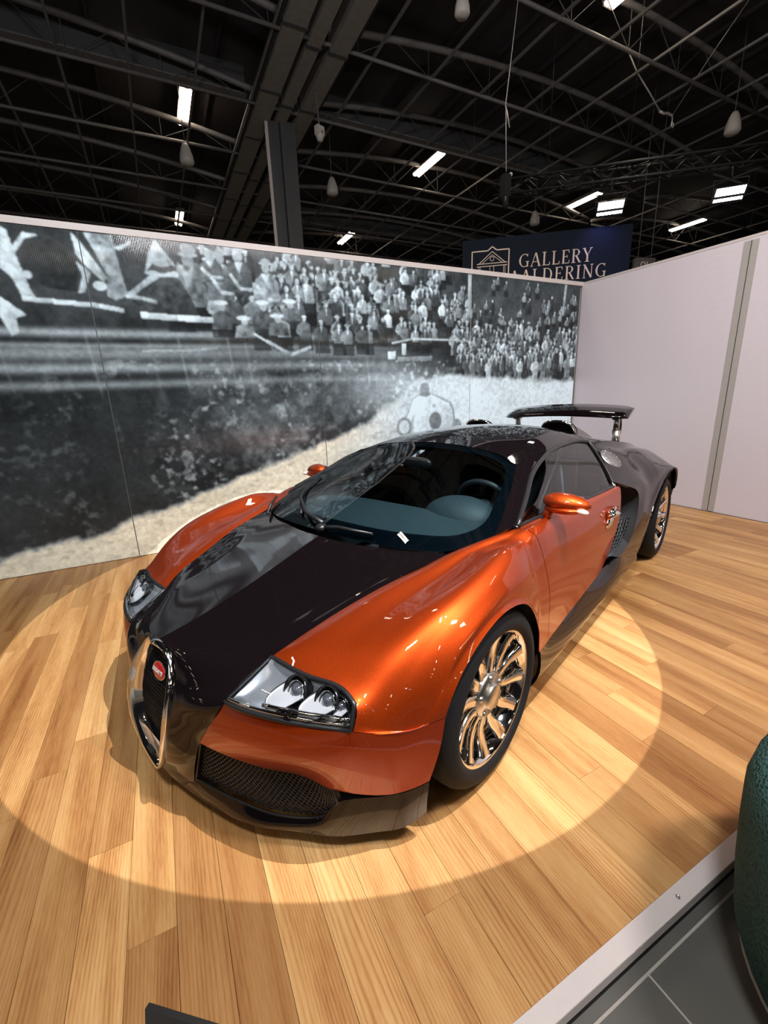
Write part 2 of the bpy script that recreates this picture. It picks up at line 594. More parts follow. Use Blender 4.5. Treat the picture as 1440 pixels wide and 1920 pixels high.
ix = 0
x = WALL_X - PW / 2
while x > -2.65:
    y = EDGE_Y
    first = True
    while y < BACK_Y - .01:
        L = rb.choice((.62, .9, 1.15, 1.4, 1.9)) * (rb.uniform(.3, 1) if first else 1)
        if x > 2.6 or x < -1.9: L = rb.choice((1.5, 1.9, 2.2))
        first = False
        y1 = min(y + L, BACK_Y)
        if BACK_Y - y1 < .25: y1 = BACK_Y
        o = link('board', um, None, plat)
        o.location = (x, (y + y1) / 2, rb.uniform(-.0006, 0))
        o.scale = (PW - .0005, y1 - y - .0006, .025)
        y = y1
        nb += 1
    x -= PW

# metal edge profile with its countersunk screws
tr1 = MB()
tr1.box((1.0, EDGE_Y - .024, -.0005), (7.4, .046, .006))
tr1.box((1.0, EDGE_Y - .046, -.018), (7.4, .003, .036))
tr1 = tr1.build('trim_1', 'alu_white', kind='structure')
MB().box((1.0, EDGE_Y - .030, -.062), (7.4, .02, .05)).build('plinth_board', 'matte_black', tr1)
sc = MB().lathe([(0, .0026), (.0022, .0026), (.0026, .0034), (.0056, .0036), (.0068, .0026), (.0068, 0), (0, 0)], 18)
sc.box((0, 0, .0031), (.006, .0012, .0012)); sc.box((0, 0, .0031), (.0012, .006, .0012))
scm = sc.mesh('screw')
scm.materials.append(M['chrome'])
for sx in (-1.2, -.34, .5225, 1.38, 2.24, 3.1, 3.96):
    o = link('screw', scm, None, tr1)
    o.location = (sx, EDGE_Y - .026, .0024)

# booth walls -------------------------------------------------------
WH = 2.82
wb = MB().box((.9, 2.75, WH / 2 - .05), (8.1, .08, WH + .06)).build('wall_back', 'alu_white', kind='structure')
wr = MB().box((WALL_X + .09, .4, WH / 2 - .05), (.08, 4.8, WH + .06)).build('wall_right', 'alu_white', kind='structure')
MB().box((.97, 2.705, WH - .018), (7.9, .075, .05)).build('cap_rail', 'alu_white', wb)
MB().box((WALL_X + .055, .4, WH - .010), (.05, 4.72, .026)).build('cap_rail', 'alu_white', wr)
MB().box((-.6, 2.688, -.012), (4.6, .012, .03)).build('shadow_gap', 'matte_black', wb)
# white sheets of the right wall, with a taped joint
ys = [2.672, .70, -1.28]
for a, b in zip(ys[:-1], ys[1:]):
    mb = MB()
    n = 16
    rngw = random.Random(int(a * 100))
    offs = [.004 * math.sin(i * 1.3 + a) * (1 - abs(2 * i / n - 1)) for i in range(n + 1)]
    vs = []; fs = []
    for i in range(n + 1):
        yy = a + (b - a) * i / n
        for q, z in enumerate((0.002, 1.35, 2.1, 2.5, WH - .03)):
            vs.append((WALL_X + .012 + offs[i] * (0, .3, .6, 1, 0)[q] - .0139 * 0, yy, z))
    for i in range(n):
        for q in range(4):
            fs.append((i * 5 + q, i * 5 + q + 1, (i + 1) * 5 + q + 1, (i + 1) * 5 + q))
    mb.add(vs, fs, True)
    mb.build('wall_sheet', 'white_sheet', wr)
MB().box((WALL_X + .009, .70, WH / 2 - .02), (.004, .125, WH - .06)).build('joint_tape', 'seam_tape', wr)
MB().box((WALL_X + .0065, .70, WH / 2 - .02), (.002, .006, WH - .06)).build('joint_line', 'matte_black', wr)

# ------------------------------------------------------------------ hall roof
ceil = MB()
def bowz(xx):       # height of the bow above the tie
    return .12 + .56 * (1 - ((xx - 9.6) / 6.7) ** 2) if xx > 3.1 else .12 + .56 * (1 - ((xx + 3.8) / 6.7) ** 2)
XS = [-10.4 + i * (26.7 / 40) for i in range(41)]
roofv = []; rf = []
for xx in XS:
    for yy in (-14, 46):
        roofv.append((xx, yy, 8.78 + .4 * max(bowz(xx), 0)))
for i in range(40):
    rf.append((2 * i, 2 * i + 1, 2 * i + 3, 2 * i + 2))
ceil.add(roofv, rf, True)
ceil.add([(16.3, -14, 8.82), (16.3, 46, 8.82), (34, 46, 9.1), (34, -14, 9.1)], [(0, 1, 2, 3)])
ceil = ceil.build('ceiling', 'hall_dark', kind='structure')

TY = [3.1, 5.38, 7.66, 9.94, 12.22, 14.5, 16.78, 19.06, 21.34, 23.6, 25.9, 28.2]
for ty in TY:
    tp = MB(); web = MB()
    for (xa, xb) in ((-10.4, 3.05), (3.15, 16.3), (16.5, 29.6)):
        sh = 0 if xa < 16 else -13.4
        n = 16
        top = [(xa + (xb - xa) * i / n, ty, 7.98 + bowz(min(max(xa + (xb - xa) * i / n + sh, -10.4), 16.3))) for i in range(n + 1)]
        tp.tube(top, .065, 6)
        tp.tube([(xa, ty, 7.93), (xb, ty, 7.93)], .036, 6)
        for i in range(0, n, 2):
            a, b, c = top[i], top[i + 1], top[i + 2]
            web.beam((a[0], ty, a[2]), (b[0], ty, 7.94), .014)
            web.beam((b[0], ty, 7.94), (c[0], ty, c[2]), .014)
            web.beam((b[0], ty, b[2]), (b[0], ty, 7.94), .012)
    t = tp.build('roof_truss', 'hall_steel', ceil)
    web.build('web_bracing', 'column_dark', t, kind='stuff')
for px in [-9.2, -7.7, -6.1, -4.9, -3.7, -2.5, -1.3, -.1, 1.13, 2.3, 4.3, 5.7, 7.0, 8.35, 9.7, 11.1, 12.5, 13.9, 15.2, 17.5, 19.5, 21.5, 23.5, 25.5]:
    zz = 7.95 if px in (1.13, 8.35, -6.1) else 7.93
    MB().beam((px, -8, zz + .02), (px, 40, zz + .02), .045).build('purlin', 'hall_steel', ceil)
for px in [-8.5, -5.5, -3.1, -.7, 1.7, 5.0, 6.4, 7.7, 9.0, 10.4, 11.8, 13.2, 14.6]:
    MB().beam((px, -8, 8.72 + .4 * bowz(px)), (px, 40, 8.72 + .4 * bowz(px)), .06, .09).build('rafter', 'hall_dark', ceil)
# deep plates over the trusses and the valley with its ducts
for ty, xa, xb in ((9.94, 3.6, 15.6), (9.94, -9, 2.3), (5.38, -9, 2.3), (16.78, 3.6, 15.6)):
    MB().box(((xa + xb) / 2, ty + .35, 8.50), (xb - xa, .05, .55)).build('fascia_plate', 'column_dark', ceil)
    MB().box(((xa + xb) / 2, ty + .35, 8.21), (xb - xa, .22, .03)).build('fascia_flange', 'hall_steel', ceil)
for dx, wd in ((2.62, .42), (3.08, .26), (3.58, .36)):
    d = MB()
    d.box((dx, 14, 8.02), (wd, 44, .30))
    dk = d.build('duct', 'duct', ceil)
    dj = MB()
    for k in range(18):
        dj.box((dx, -4 + k * 1.9 + .35 * (dx > 3), 8.02), (wd + .035, .07, .335))
    dj.build('duct_flange', 'column_dark', dk)
MB().box((2.93, 14, 8.28), (.5, 44, .06)).build('valley_gutter', 'hall_dark', ceil)
for px in (2.37, 3.82):
    MB().beam((px, -8, 8.03), (px, 40, 8.03), .05, .2).build('valley_beam', 'hall_dark', ceil)

# the steel column beyond the mural wall
cl = empty('hall_column', (3.1, 10.5, TILE_Z), label='dark steel column rising behind the mural wall to the roof valley', cat='column')
MB().box((.0, 0, 4.0), (.10, .50, 8.0)).build('web', 'column_dark', cl)
MB().box((.18, 0, 4.0), (.30, .40, 8.0)).build('casing', 'column_dark', cl)
MB().box((-.17, .05, 4.0), (.30, .30, 8.0)).build('flange', 'column_dark', cl)
MB().box((-.355, -.10, 4.0), (.07, .03, 8.0)).build('edge_strip', 'alu_white', cl)
MB().box((0, 0, .03), (1.1, .9, .06)).build('base_plate', 'hall_steel', cl)

# ------------------------------------------------------------------ the car (X forward from the front axle, Y to its left, Z up)
car = empty('sports_car', (0, 0, DZ), math.atan2(-.3640, -.9314),
            label='two-tone black and copper orange supercar with raised rear wing in the light pool', cat='car')
mirY = lambda G: np.asarray(G, float) * np.array((1, -1, 1))

# windscreen / pillar / roof lines
W_ = [(-.36, .735, .846), (-.47, .71, .89), (-.58, .68, .938), (-.73, .635, 1.005), (-.87, .585, 1.07)]
S_ = [(-.47, .782, .868), (-.585, .75, .915), (-.705, .715, .96), (-.84, .675, 1.02), (-1.03, .638, 1.066)]

# hood -----------------------------------------------------------------------
CL = [(.783, 0, .613), (.62, 0, .639), (.43, 0, .679), (.24, 0, .732), (.09, 0, .777), (.0, 0, .802)]
EL = [(.575, .425, .617), (.488, .462, .659), (.333, .503, .707), (.138, .566, .760), (-.007, .610, .785), (-.145, .643, .808)]
zcl = np.polyfit([q[0] for q in CL] + [-.145], [q[2] for q in CL] + [.838], 3)
def hood_row(c, e, ridge=.010):
    """one cross line: centre ridge, flank that follows the centre profile, small fillet into the fender line"""
    out = []
    dz = e[2] - np.polyval(zcl, e[0])
    for t, f in ((0, 0), (.25, -.7), (.5, -1.0), (.74, -.8), (.9, -.35), (1, 0)):
        x = c[0] + (e[0] - c[0]) * (t ** 1.7)
        out.append((x, e[1] * t, np.polyval(zcl, x) + dz * t ** 3 + ridge * f))
    return out
HOOD = [hood_row(c, e) for c, e in zip(CL, EL)]
panel('hood', HOOD, 'black', car, 6, 5, both=True, fit=(4, 5))

# nose around the horseshoe ---------------------------------------------------
NOSE = [
    [HOOD[0][0], HOOD[0][2], HOOD[0][3], HOOD[0][5]],
    [(.772, .075, .590), (.765, .17, .578), (.735, .28, .578), (.625, .422, .592)],
    [(.785, .118, .545), (.785, .195, .535), (.765, .29, .545), (.675, .415, .572)],
    [(.812, .148, .49), (.808, .215, .48), (.788, .31, .50), (.745, .402, .53)],
    [(.838, .157, .42), (.83, .215, .42), (.81, .28, .43), (.775, .345, .44)],
    [(.854, .154, .35), (.842, .20, .345), (.822, .245, .345), (.797, .285, .345)],
    [(.862, .130, .27), (.852, .17, .265), (.835, .215, .26), (.812, .255, .255)],
    [(.858, .075, .175), (.853, .12, .172), (.838, .175, .168), (.815, .225, .165)],
    [(.848, .0, .107), (.843, .07, .103), (.832, .14, .10), (.815, .205, .10)]]
panel('nose_panel', NOSE, 'black', car, 5, 5, both=True, fit=(6, 3))

# front fender + door as one surface, split at the shut line ------------------------
SIDE = [
    [(.575, .425, .617), (.57, .60, .621), (.545, .735, .622), (.553, .800, .601), (.585, .815, .545), (.47, .895, .512), (.357, .968, .525)],
    [(.488, .462, .659), (.49, .61, .667), (.455, .748, .673), (.44, .822, .674), (.425, .885, .615), (.38, .938, .572), (.333, .972, .572)],
    [(.333, .503, .707), (.345, .65, .722), (.325, .765, .735), (.315, .842, .752), (.315, .912, .70), (.295, .95, .665), (.275, .974, .632)],
    [(.138, .566, .760), (.16, .68, .768), (.165, .768, .777), (.16, .855, .815), (.165, .925, .78), (.17, .959, .735), (.165, .976, .693)],
    [(-.007, .610, .785), (.01, .70, .792), (-.005, .765, .799), (0, .865, .845), (0, .93, .812), (0, .961, .77), (0, .977, .722)],
    [(-.145, .643, .808), (-.15, .72, .814), (-.19, .775, .813), (-.19, .86, .856), (-.185, .918, .815), (-.18, .953, .745), (-.18, .976, .672)],
    [(-.272, .690, .829), (-.28, .745, .833), (-.31, .79, .832), (-.32, .857, .856), (-.32, .907, .80), (-.323, .945, .66), (-.325, .968, .50)],
    [(-.37, .735, .846), (-.38, .77, .848), (-.40, .81, .850), (-.40, .861, .846), (-.40, .902, .77), (-.40, .937, .60), (-.382, .957, .357)],
    [(-.455, .775, .858), (-.463, .808, .859), (-.465, .836, .855), (-.472, .864, .836), (-.487, .902, .735), (-.507, .932, .55), (-.505, .943, .353)],
    [(-.75, .80, .862), (-.75, .822, .861), (-.752, .842, .851), (-.757, .866, .822), (-.767, .897, .715), (-.78, .92, .52), (-.74, .926, .344)],
    [(-1.12, .828, .853), (-1.13, .846, .848), (-1.133, .861, .832), (-1.137, .878, .797), (-1.147, .902, .69), (-1.15, .916, .52), (-1.05, .921, .366)],
    [(-1.40, .845, .847), (-1.42, .860, .839), (-1.43, .872, .818), (-1.437, .885, .775), (-1.448, .897, .67), (-1.43, .908, .52), (-1.26, .917, .379)],
    [(-1.63, .855, .845), (-1.68, .868, .840), (-1.735, .884, .827), (-1.763, .889, .772), (-1.762, .895, .645), (-1.62, .902, .49), (-1.40, .911, .388)]]
SD = fair(dense(SIDE, 6, 5), 8, 6)          # rows: along the car, columns: down the side
edge0 = np.concatenate([crv(SIDE[0][:5], 5), crv(SIDE[0][4:], 5)[1:]])      # sharp corner under the headlight
for i in range(10):
    SD[i] += (edge0 - SD[0] if i == 0 else dl0) * (1 - i / 10) ** 2 if i else 0
    if i == 0:
        dl0 = edge0 - SD[0]; SD[0] += dl0
cut = 8 * 6
for mir in (False, True):
    FD, DD = SD[:cut + 1].copy(), SD[cut:].copy()
    FD[-1] = FD[-1] * .86 + FD[-2] * .14; DD[0] = DD[0] * .95 + DD[1] * .05       # shut line
    panel('front_fender', None, 'orange', car, D=FD, mirror=mir, flange=.003)
    dr = panel('door', None, 'orange', car, D=DD, mirror=mir)
    s = -1 if mir else 1
    nsd = (grid_normals(SD) * orient(SD))[cut]
    MB().tube([(q[0], s * q[1], q[2]) for q in (SD[cut] - nsd * .0105)], .008, 6).build('shut_gap_strip', 'matte_black', dr)  # black strip behind the shut line, put in to darken the gap
    # handle: chrome lever on its cup
    h = MB()
    h.tube([(-1.435, s * .912, .70), (-1.47, s * .925, .715), (-1.55, s * .927, .705), (-1.63, s * .920, .69)], [.012, .020, .020, .012], 10)
    h.ell((-1.50, s * .905, .665), (.075, .016, .040), 14, 8, rot=(0, .25, 0))
    h.tube([(-1.44, s * .905, .725), (-1.53, s * .918, .742), (-1.62, s * .905, .725)], .010, 8)
    h.build('handle', 'chrome', dr)

# front bumper -----------------------------------------------------------------
BUMP = [
    [(.747, .402, .527), (.73, .50, .537), (.683, .635, .543), (.65, .72, .543), (.588, .812, .538), (.475, .895, .508), (.40, .94, .505), (.357, .968, .521)],
    [(.775, .345, .44), (.762, .46, .445), (.715, .60, .45), (.672, .70, .445), (.594, .803, .44), (.482, .889, .42), (.408, .934, .415), (.372, .960, .425)],
    [(.797, .285, .345), (.757, .40, .332), (.703, .50, .312), (.632, .62, .300), (.595, .712, .282), (.49, .842, .262), (.44, .89, .272), (.388, .93, .292)]]
BUMP[0][4:] = [tuple(SD[0][k] - np.array((0, .001, .004))) for k in (20, 25, 28, 30)]
BD = dense(BUMP, 6, 5)
for k in range(16):
    q = 20 + k * 10 / 15; i0 = min(int(q), 29); f_ = q - i0
    BD[0, 20 + k] = SD[0, i0] * (1 - f_) + SD[0, i0 + 1] * f_ - np.array((0, .0005, .003))
BD = fair(BD, 2, 7)
LIPT = [(.812, .225, .165), (.757, .40, .150), (.695, .55, .143), (.612, .68, .165), (.592, .725, .235), (.49, .842, .258), (.44, .89, .268), (.388, .93, .288)]
LIPM = [(.828, .19, .135), (.787, .35, .118), (.727, .52, .116), (.648, .645, .125), (.597, .722, .150), (.50, .825, .17), (.452, .875, .185), (.385, .918, .20)]
LIPB = [(.832, .14, .098), (.80, .30, .092), (.75, .47, .094), (.67, .60, .094), (.598, .71, .094), (.505, .80, .094), (.44, .87, .11), (.37, .905, .135)]
for mir in (False, True):
    panel('front_bumper', None, 'orange', car, D=BD, mirror=mir)
    panel('front_lip', [LIPT, LIPM, LIPB], 'black', car, 5, 5, mirror=mir)
    s = -1 if mir else 1
    # lower intake: recessed dark back plate and a wire mesh
    top = crv([(.797, .285, .345), (.757, .40, .332), (.703, .50, .312), (.632, .62, .300), (.594, .715, .275)], 8)
    bot = crv([(.812, .225, .165), (.757, .40, .150), (.695, .55, .143), (.612, .68, .165), (.592, .727, .235)], 8)
    back = np.array([bot * (1 - t) + top * t for t in np.linspace(0, 1, 6)]) - np.array((.075, 0, 0))
    gb = link('lower_intake', patch_mesh('lower_intake', back, 0, mir), 'matte_black', car)
    msh = MB(); nu, nv = 34, 9
    T2 = crv(top, 1); ru = np.linspace(0, len(top) - 1, nu * 2 + 1)
    def gp(u, v):
        i = int(min(u, len(top) - 1.001)); f = u - i
        a = top[i] * (1 - f) + top[i + 1] * f; b = bot[i] * (1 - f) + bot[i + 1] * f
        q = b * (1 - v) + a * v
        return (q[0] - .022, s * q[1], q[2])
    for i in range(nu + nv):
        p = []
        for k in range(nv * 2 + 1):
            u = (i - nv + k * .5) * (len(top) - 1) / nu; v = k / (nv * 2)
            if 0 <= u <= len(top) - 1: p.append(gp(u, v))
        if len(p) > 1: msh.tube(p, .0028, 4, cap=False)
        p = []
        for k in range(nv * 2 + 1):
            u = (i - k * .5) * (len(top) - 1) / nu; v = k / (nv * 2)
            if 0 <= u <= len(top) - 1: p.append(gp(u, v))
        if len(p) > 1: msh.tube(p, .0028, 4, cap=False)
    msh.build('intake_mesh', mat('gunmetal_mesh', (.07, .07, .075), .25, .9), gb, kind='stuff')
    ed = MB(); loop = [(q[0] - .004, s * q[1], q[2]) for q in bot] + [(q[0] - .004, s * q[1], q[2]) for q in top[::-1]]
    ed.tube(loop, .0042, 6, closed=True)
    ed.build('intake_frame', 'black_plastic', gb)

# horseshoe grille -------------------------------------------------------------
HS = [(.783, 0, .613), (.772, .075, .592), (.785, .118, .547), (.812, .148, .49), (.838, .157, .42), (.854, .154, .35), (.862, .130, .27), (.858, .075, .175), (.848, 0, .107)]
hs = crv(HS, 6)
loop = [tuple(q) for q in hs] + [(q[0], -q[1], q[2]) for q in hs[-2:0:-1]]
cenh = np.array((.75, 0, .37))
rings = []
for k, (sc_, dx) in enumerate(((1.02, -.012), (1.06, .006), (1.03, .017), (.97, .015), (.91, -.004), (.87, -.022), (.85, -.036))):
    rings.append([((q[0] + dx), q[1] * sc_, .37 + (q[2] - .37) * (1 - (1 - sc_) * .62)) for q in loop])
hb = MB(); n = len(loop)
hb.add([p for r in rings for p in r], [(i * n + j, i * n + (j + 1) % n, (i + 1) * n + (j + 1) % n, (i + 1) * n + j) for i in range(len(rings) - 1) for j in range(n)], True, flip=True)
gr = hb.build('horseshoe_grille', 'chrome', car)
inner = rings[-1]
MB().add([(.800, 0, .37)] + [(p[0] - .012, p[1], p[2]) for p in inner], [(0, 1 + i, 1 + (i + 1) % n) for i in range(n)], False, flip=False).build('grille_backing', 'matte_black', gr)
gm = MB()
def hw_at(z):
    best = min(hs, key=lambda q: abs(q[2] - z)); i = int(np.argmin(np.abs(hs[:, 2] - z)))
    return hs[i][1] * .85, hs[i][0] - .034
zz = .165
while zz < .575:
    hwid, xx = hw_at(zz)
    gm.tube([(xx, -hwid, zz), (xx + .004, 0, zz), (xx, hwid, zz)], .0024, 4, cap=False); zz += .0135
for k in range(-11, 12):
    yy = k * .0115
    pts = [(hw_at(z)[1] + .003, yy, z) for z in np.linspace(.15, .585, 24) if hw_at(z)[0] > abs(yy)]
    if len(pts) > 1: gm.tube(pts, .0024, 4, cap=False)
gm.build('grille_mesh', mat('dark_mesh', (.03, .03, .032), .35, .8), gr, kind='stuff')
cp_ = [q for q in rings[4] if q[2] < .262]
cp_.sort(key=lambda q: math.atan2(q[2] - .262, q[1]))
cpb = MB(); m0 = len(cp_)
cpb.add([(q[0] + .002, q[1], q[2]) for q in cp_] + [(cp_[0][0] - .004, cp_[0][1] * f_, .262) for f_ in (.6, .2, -.2, -.6)][::-1], [list(range(m0 + 4))])
cpb.build('chin_plate', 'bright_reflector', gr)
MB().box((.866, 0, .195), (.014, .045, .018), (0, .1, 0)).build('chin_slot', 'matte_black', gr)
bx, bz = .789, .492
bd = MB()
bd.ell((bx, 0, bz), (.008, .050, .030), 28, 8, rot=(0, -.35, 0))
bdg = bd.build('badge', 'red', gr)
rimb = MB(); rimb.tube([tuple(Matrix.Rotation(-.35, 3, 'Y') @ Vector((.001, .050 * math.cos(a), .030 * math.sin(a))) + Vector((bx, 0, bz))) for a in [2 * PI * i / 28 for i in range(28)]], .0022, 6, closed=True)
rimb.build('badge_rim', 'chrome', bdg)
bt = bpy.data.curves.new('badge_text', 'FONT'); bt.body = 'BUGATTI'; bt.size = .0195; bt.extrude = .0012; bt.align_x = 'CENTER'; bt.align_y = 'CENTER'; bt.offset = .0006
bo = bpy.data.objects.new('badge_text', bt); COL.objects.link(bo)
bpy.context.view_layer.update()
bme = bpy.data.meshes.new_from_object(bo.evaluated_get(bpy.context.evaluated_depsgraph_get()))
bpy.data.objects.remove(bo); bpy.data.curves.remove(bt)
bme.materials.clear()
bo = link('badge_text', bme, 'white_print', bdg)
tilt_ = Matrix.Rotation(-.35, 3, 'Y')
bo.location = Vector((bx, 0, bz)) + tilt_ @ Vector((.0078, 0, -.001)); bo.rotation_euler = (tilt_ @ Euler((PI / 2, 0, PI / 2)).to_matrix()).to_euler()

# headlights --------------------------------------------------------------------
TOPH = crv([(.575, .425, .615), (.57, .60, .619), (.545, .735, .620), (.553, .792, .603)], 6)
BOTH = crv([(.745, .404, .532), (.73, .50, .541), (.683, .635, .547), (.587, .806, .545)], 6)
hd = np.array([BOTH * (1 - t) + TOPH * t for t in np.linspace(0, 1, 9)])
bul = np.sin(np.linspace(0, PI, 9))[:, None, None] * np.array((.012, .0, .012))
for mir in (False, True):
    s = -1 if mir else 1
    L = lambda x, y, z: (x, s * y, z)
    bk = hd - (np.sin(np.linspace(0, PI, 9)) ** .5)[:, None, None] * (np.sin(np.linspace(0, PI, hd.shape[1])) ** .35)[None, :, None] * np.array((.024, .0, .032))
    hl = link('headlight', patch_mesh('headlight', np.concatenate([hd[:1], bk, hd[-1:]]), .0, mir), 'reflector', car)
    lens = link('lens', patch_mesh('lens', hd + bul, .006, mir), 'lens', hl)
    fr_ = MB(); lp = [L(*q) for q in hd[0]] + [L(*q) for q in hd[1:, -1]] + [L(*q) for q in hd[-1, -2::-1]] + [L(*q) for q in hd[-2:0:-1, 0]]
    fr_.tube(lp, .008, 6, closed=True); fr_.build('seal', 'black_plastic', hl)
    led = MB(); led.tube([L(q[0] - .008, q[1], q[2] + .012) for q in BOTH], .006, 6); led.tube([L(q[0] - .022, q[1], q[2] + .020) for q in BOTH[8:]], .007, 6)
    led.build('light_strip', 'chrome', hl)
    for (tj, r) in ((.42, .046), (.67, .044), (.875, .031)):
        jc = int(tj * (hd.shape[1] - 1))
        lo_, hi_ = hd[0, jc], hd[-1, jc]
        ax = Vector(L(*(lo_ - hi_))); sl_ = ax.length; ax.normalize()
        nrm = ax.cross(Vector((0, 1, 0))); nrm = (nrm if nrm.z > 0 else -nrm).normalized()
        sd_ = nrm.cross(ax)
        base = Vector(L(*hi_)) - nrm * .022
        nn_ = 24
        # polished half-pipe tongue lying on the reflector, running forward from the lamp
        tg = MB(); vs = []; fs = []
        n1, n2 = 12, 14
        for i in range(n1 + 1):
            t_ = i / n1
            wv = r * (1 - t_ ** 4) ** .5 if t_ < 1 else 0
            for j in range(n2 + 1):
                a = PI * j / n2
                vs.append(base + ax * (sl_ * (.22 + .58 * t_)) + sd_ * (wv * math.cos(a)) + nrm * (.016 - .30 * wv * math.sin(a) * (1 - .6 * t_)))
        for i in range(n1):
            for j in range(n2): fs.append((i * (n2 + 1) + j, i * (n2 + 1) + j + 1, (i + 1) * (n2 + 1) + j + 1, (i + 1) * (n2 + 1) + j))
        ol = MB(); rimp = [vs[i * (n2 + 1)] for i in range(n1)] + [vs[i * (n2 + 1) + n2] for i in range(n1, -1, -1)]
        ol.tube([q + nrm * .001 for q in rimp], .0016, 5, cap=False)
        tg.add(vs, fs, True); ol.build('tongue_outline', 'black_plastic', hl); tg.build('reflector_tongue', 'bright_reflector', hl)
        c0 = base + ax * (sl_ * .30) + nrm * .012
        d = (ax * .55 + nrm * .70 + Vector((0, s * .35, 0))).normalized(); u_ = (sd_ - d * sd_.dot(d)).normalized(); v = d.cross(u_)
        ring_ = lambda rr, off, i: c0 + d * off + (u_ * math.cos(2 * PI * i / nn_) + v * math.sin(2 * PI * i / nn_)) * rr
        def turned(prof):
            k = len(prof); vs = [ring_(rr, off, i) for i in range(nn_) for rr, off in prof]
            fs = [(i * k + q, ((i + 1) % nn_) * k + q, ((i + 1) % nn_) * k + q + 1, i * k + q + 1) for i in range(nn_) for q in range(k - 1)]
            return MB().add(vs, fs, True)
        turned([(r * .55, -.020), (r * .78, -.008), (r * .90, .004), (r * .97, .006), (r * 1.0, .000), (r * 1.0, -.030)]).build('bezel_ring', 'dark_chrome', hl)
        turned([(r * .56, -.016), (r * .58, .000), (r * .64, .002), (r * .66, -.012)]).build('projector_ring', 'chrome', hl)
        turned([(0, .008), (r * .25, .006), (r * .45, -.002), (r * .58, -.014)]).build('projector', mat('projector_glass', (.16, .17, .19), .04, .7), hl)
    wash = MB(); wash.ell(L(.662, .628, .546), (.026, .034, .024), 20, 10); wash.build('washer_cap', 'black', hl)

# windscreen ---------------------------------------------------------------------
WIND = [
    [(-.03, 0, .818), (-.045, .25, .814), (-.075, .46, .817), (-.165, .632, .815), W_[0]],
    [(-.25, 0, .908), (-.262, .24, .903), (-.295, .435, .897), (-.36, .595, .893), W_[1]],
    [(-.48, 0, .990), (-.49, .23, .984), (-.52, .41, .973), (-.565, .55, .960), W_[2]],
    [(-.72, 0, 1.078), (-.725, .215, 1.070), (-.735, .385, 1.053), (-.75, .515, 1.032), W_[3]],
    [(-.93, 0, 1.153), (-.925, .20, 1.146), (-.92, .36, 1.130), (-.905, .48, 1.106), W_[4]]]
def fullY(G):
    G = np.asarray(G, float)
    return np.concatenate([(G[:, 1:] * np.array((1, -1, 1)))[:, ::-1], G], axis=1)
WD = fair(dense(fullY(WIND), 14, 14), 3, 6)
ws_ = link('windscreen', patch_mesh('windscreen', WD, 0), 'glass', car)
R_, C_ = WD.shape[:2]
nnw = grid_normals(WD) * orient(WD)
def wsurf(u, v, off):
    a = min(max(u, 0), 1) * (R_ - 1); b = min(max(v, 0), 1) * (C_ - 1)
    i = min(int(a), R_ - 2); j = min(int(b), C_ - 2); f = a - i; g = b - j
    p = (WD[i, j] * (1 - f) + WD[i + 1, j] * f) * (1 - g) + (WD[i, j + 1] * (1 - f) + WD[i + 1, j + 1] * f) * g
    return p + nnw[i, j] * off
# printed border band lying just under the glass: one ring between the edge and a rounded inner outline
fb = MB(); nr = 240; vs = []
for k in range(nr):
    a = 2 * PI * k / nr
    c, s_ = math.cos(a), math.sin(a)
    m_ = max(abs(c), abs(s_)); ov, ou = c / m_, s_ / m_
    q = (abs(c) ** 7 + abs(s_) ** 7) ** (-1 / 7)
    iv, iu = c * q * .905, s_ * q * (.80 if s_ < 0 else .865)
    for t in np.linspace(0, 1, 7):
        vs.append(wsurf(.5 + .5 * (ou * (1 - t) + iu * t), .5 + .5 * (ov * (1 - t) + iv * t), -.0035))
fb.add(vs, [(k * 7 + q, k * 7 + q + 1, ((k + 1) % nr) * 7 + q + 1, ((k + 1) % nr) * 7 + q) for k in range(nr) for q in range(6)], True)
fb.build('frit_band', 'frit', ws_)
# wipers
wp = MB()
def onw(u, j, off=.02):
    i = min(max(u, 0), 1) * (R_ - 1); i0 = int(min(i, R_ - 2)); f = i - i0
    jj = (j * .5 + .5) * (C_ - 1); j0 = int(min(jj, C_ - 2)); g = jj - j0
    p = (WD[i0, j0] * (1 - f) + WD[i0 + 1, j0] * f) * (1 - g) + (WD[i0, j0 + 1] * (1 - f) + WD[i0 + 1, j0 + 1] * f) * g
    q = nnw[i0, j0]
    return tuple(p + q * off)
wp.tube([onw(.02, .0, .03), onw(.06, -.18, .035), onw(.16, -.42, .028), onw(.26, -.60, .02)], [.013, .011, .008, .006], 8)
wp.tube([onw(.06, -.25, .014), onw(.20, -.52, .012), onw(.44, -.83, .012)], .008, 6)
wp.tube([onw(.0, .0, .02), onw(.02, .10, .03), onw(.035, .30, .02)], [.013, .010, .007], 8)
wp.ell(onw(.0, .0, .02), (.03, .03, .022), 14, 8)
wp.build('wiper', 'black_plastic', car)
# ribbed cowl vent at the far wiper rest
cw = MB()
for k in range(5):
    cw.tube([(-.05 - .018 * k, -.50 - .02 * k, .822 + .004 * k), (-.16 - .02 * k, -.63 - .012 * k, .836 + .006 * k)], .007, 6)
cw.build('cowl_vent', 'black_plastic', car)

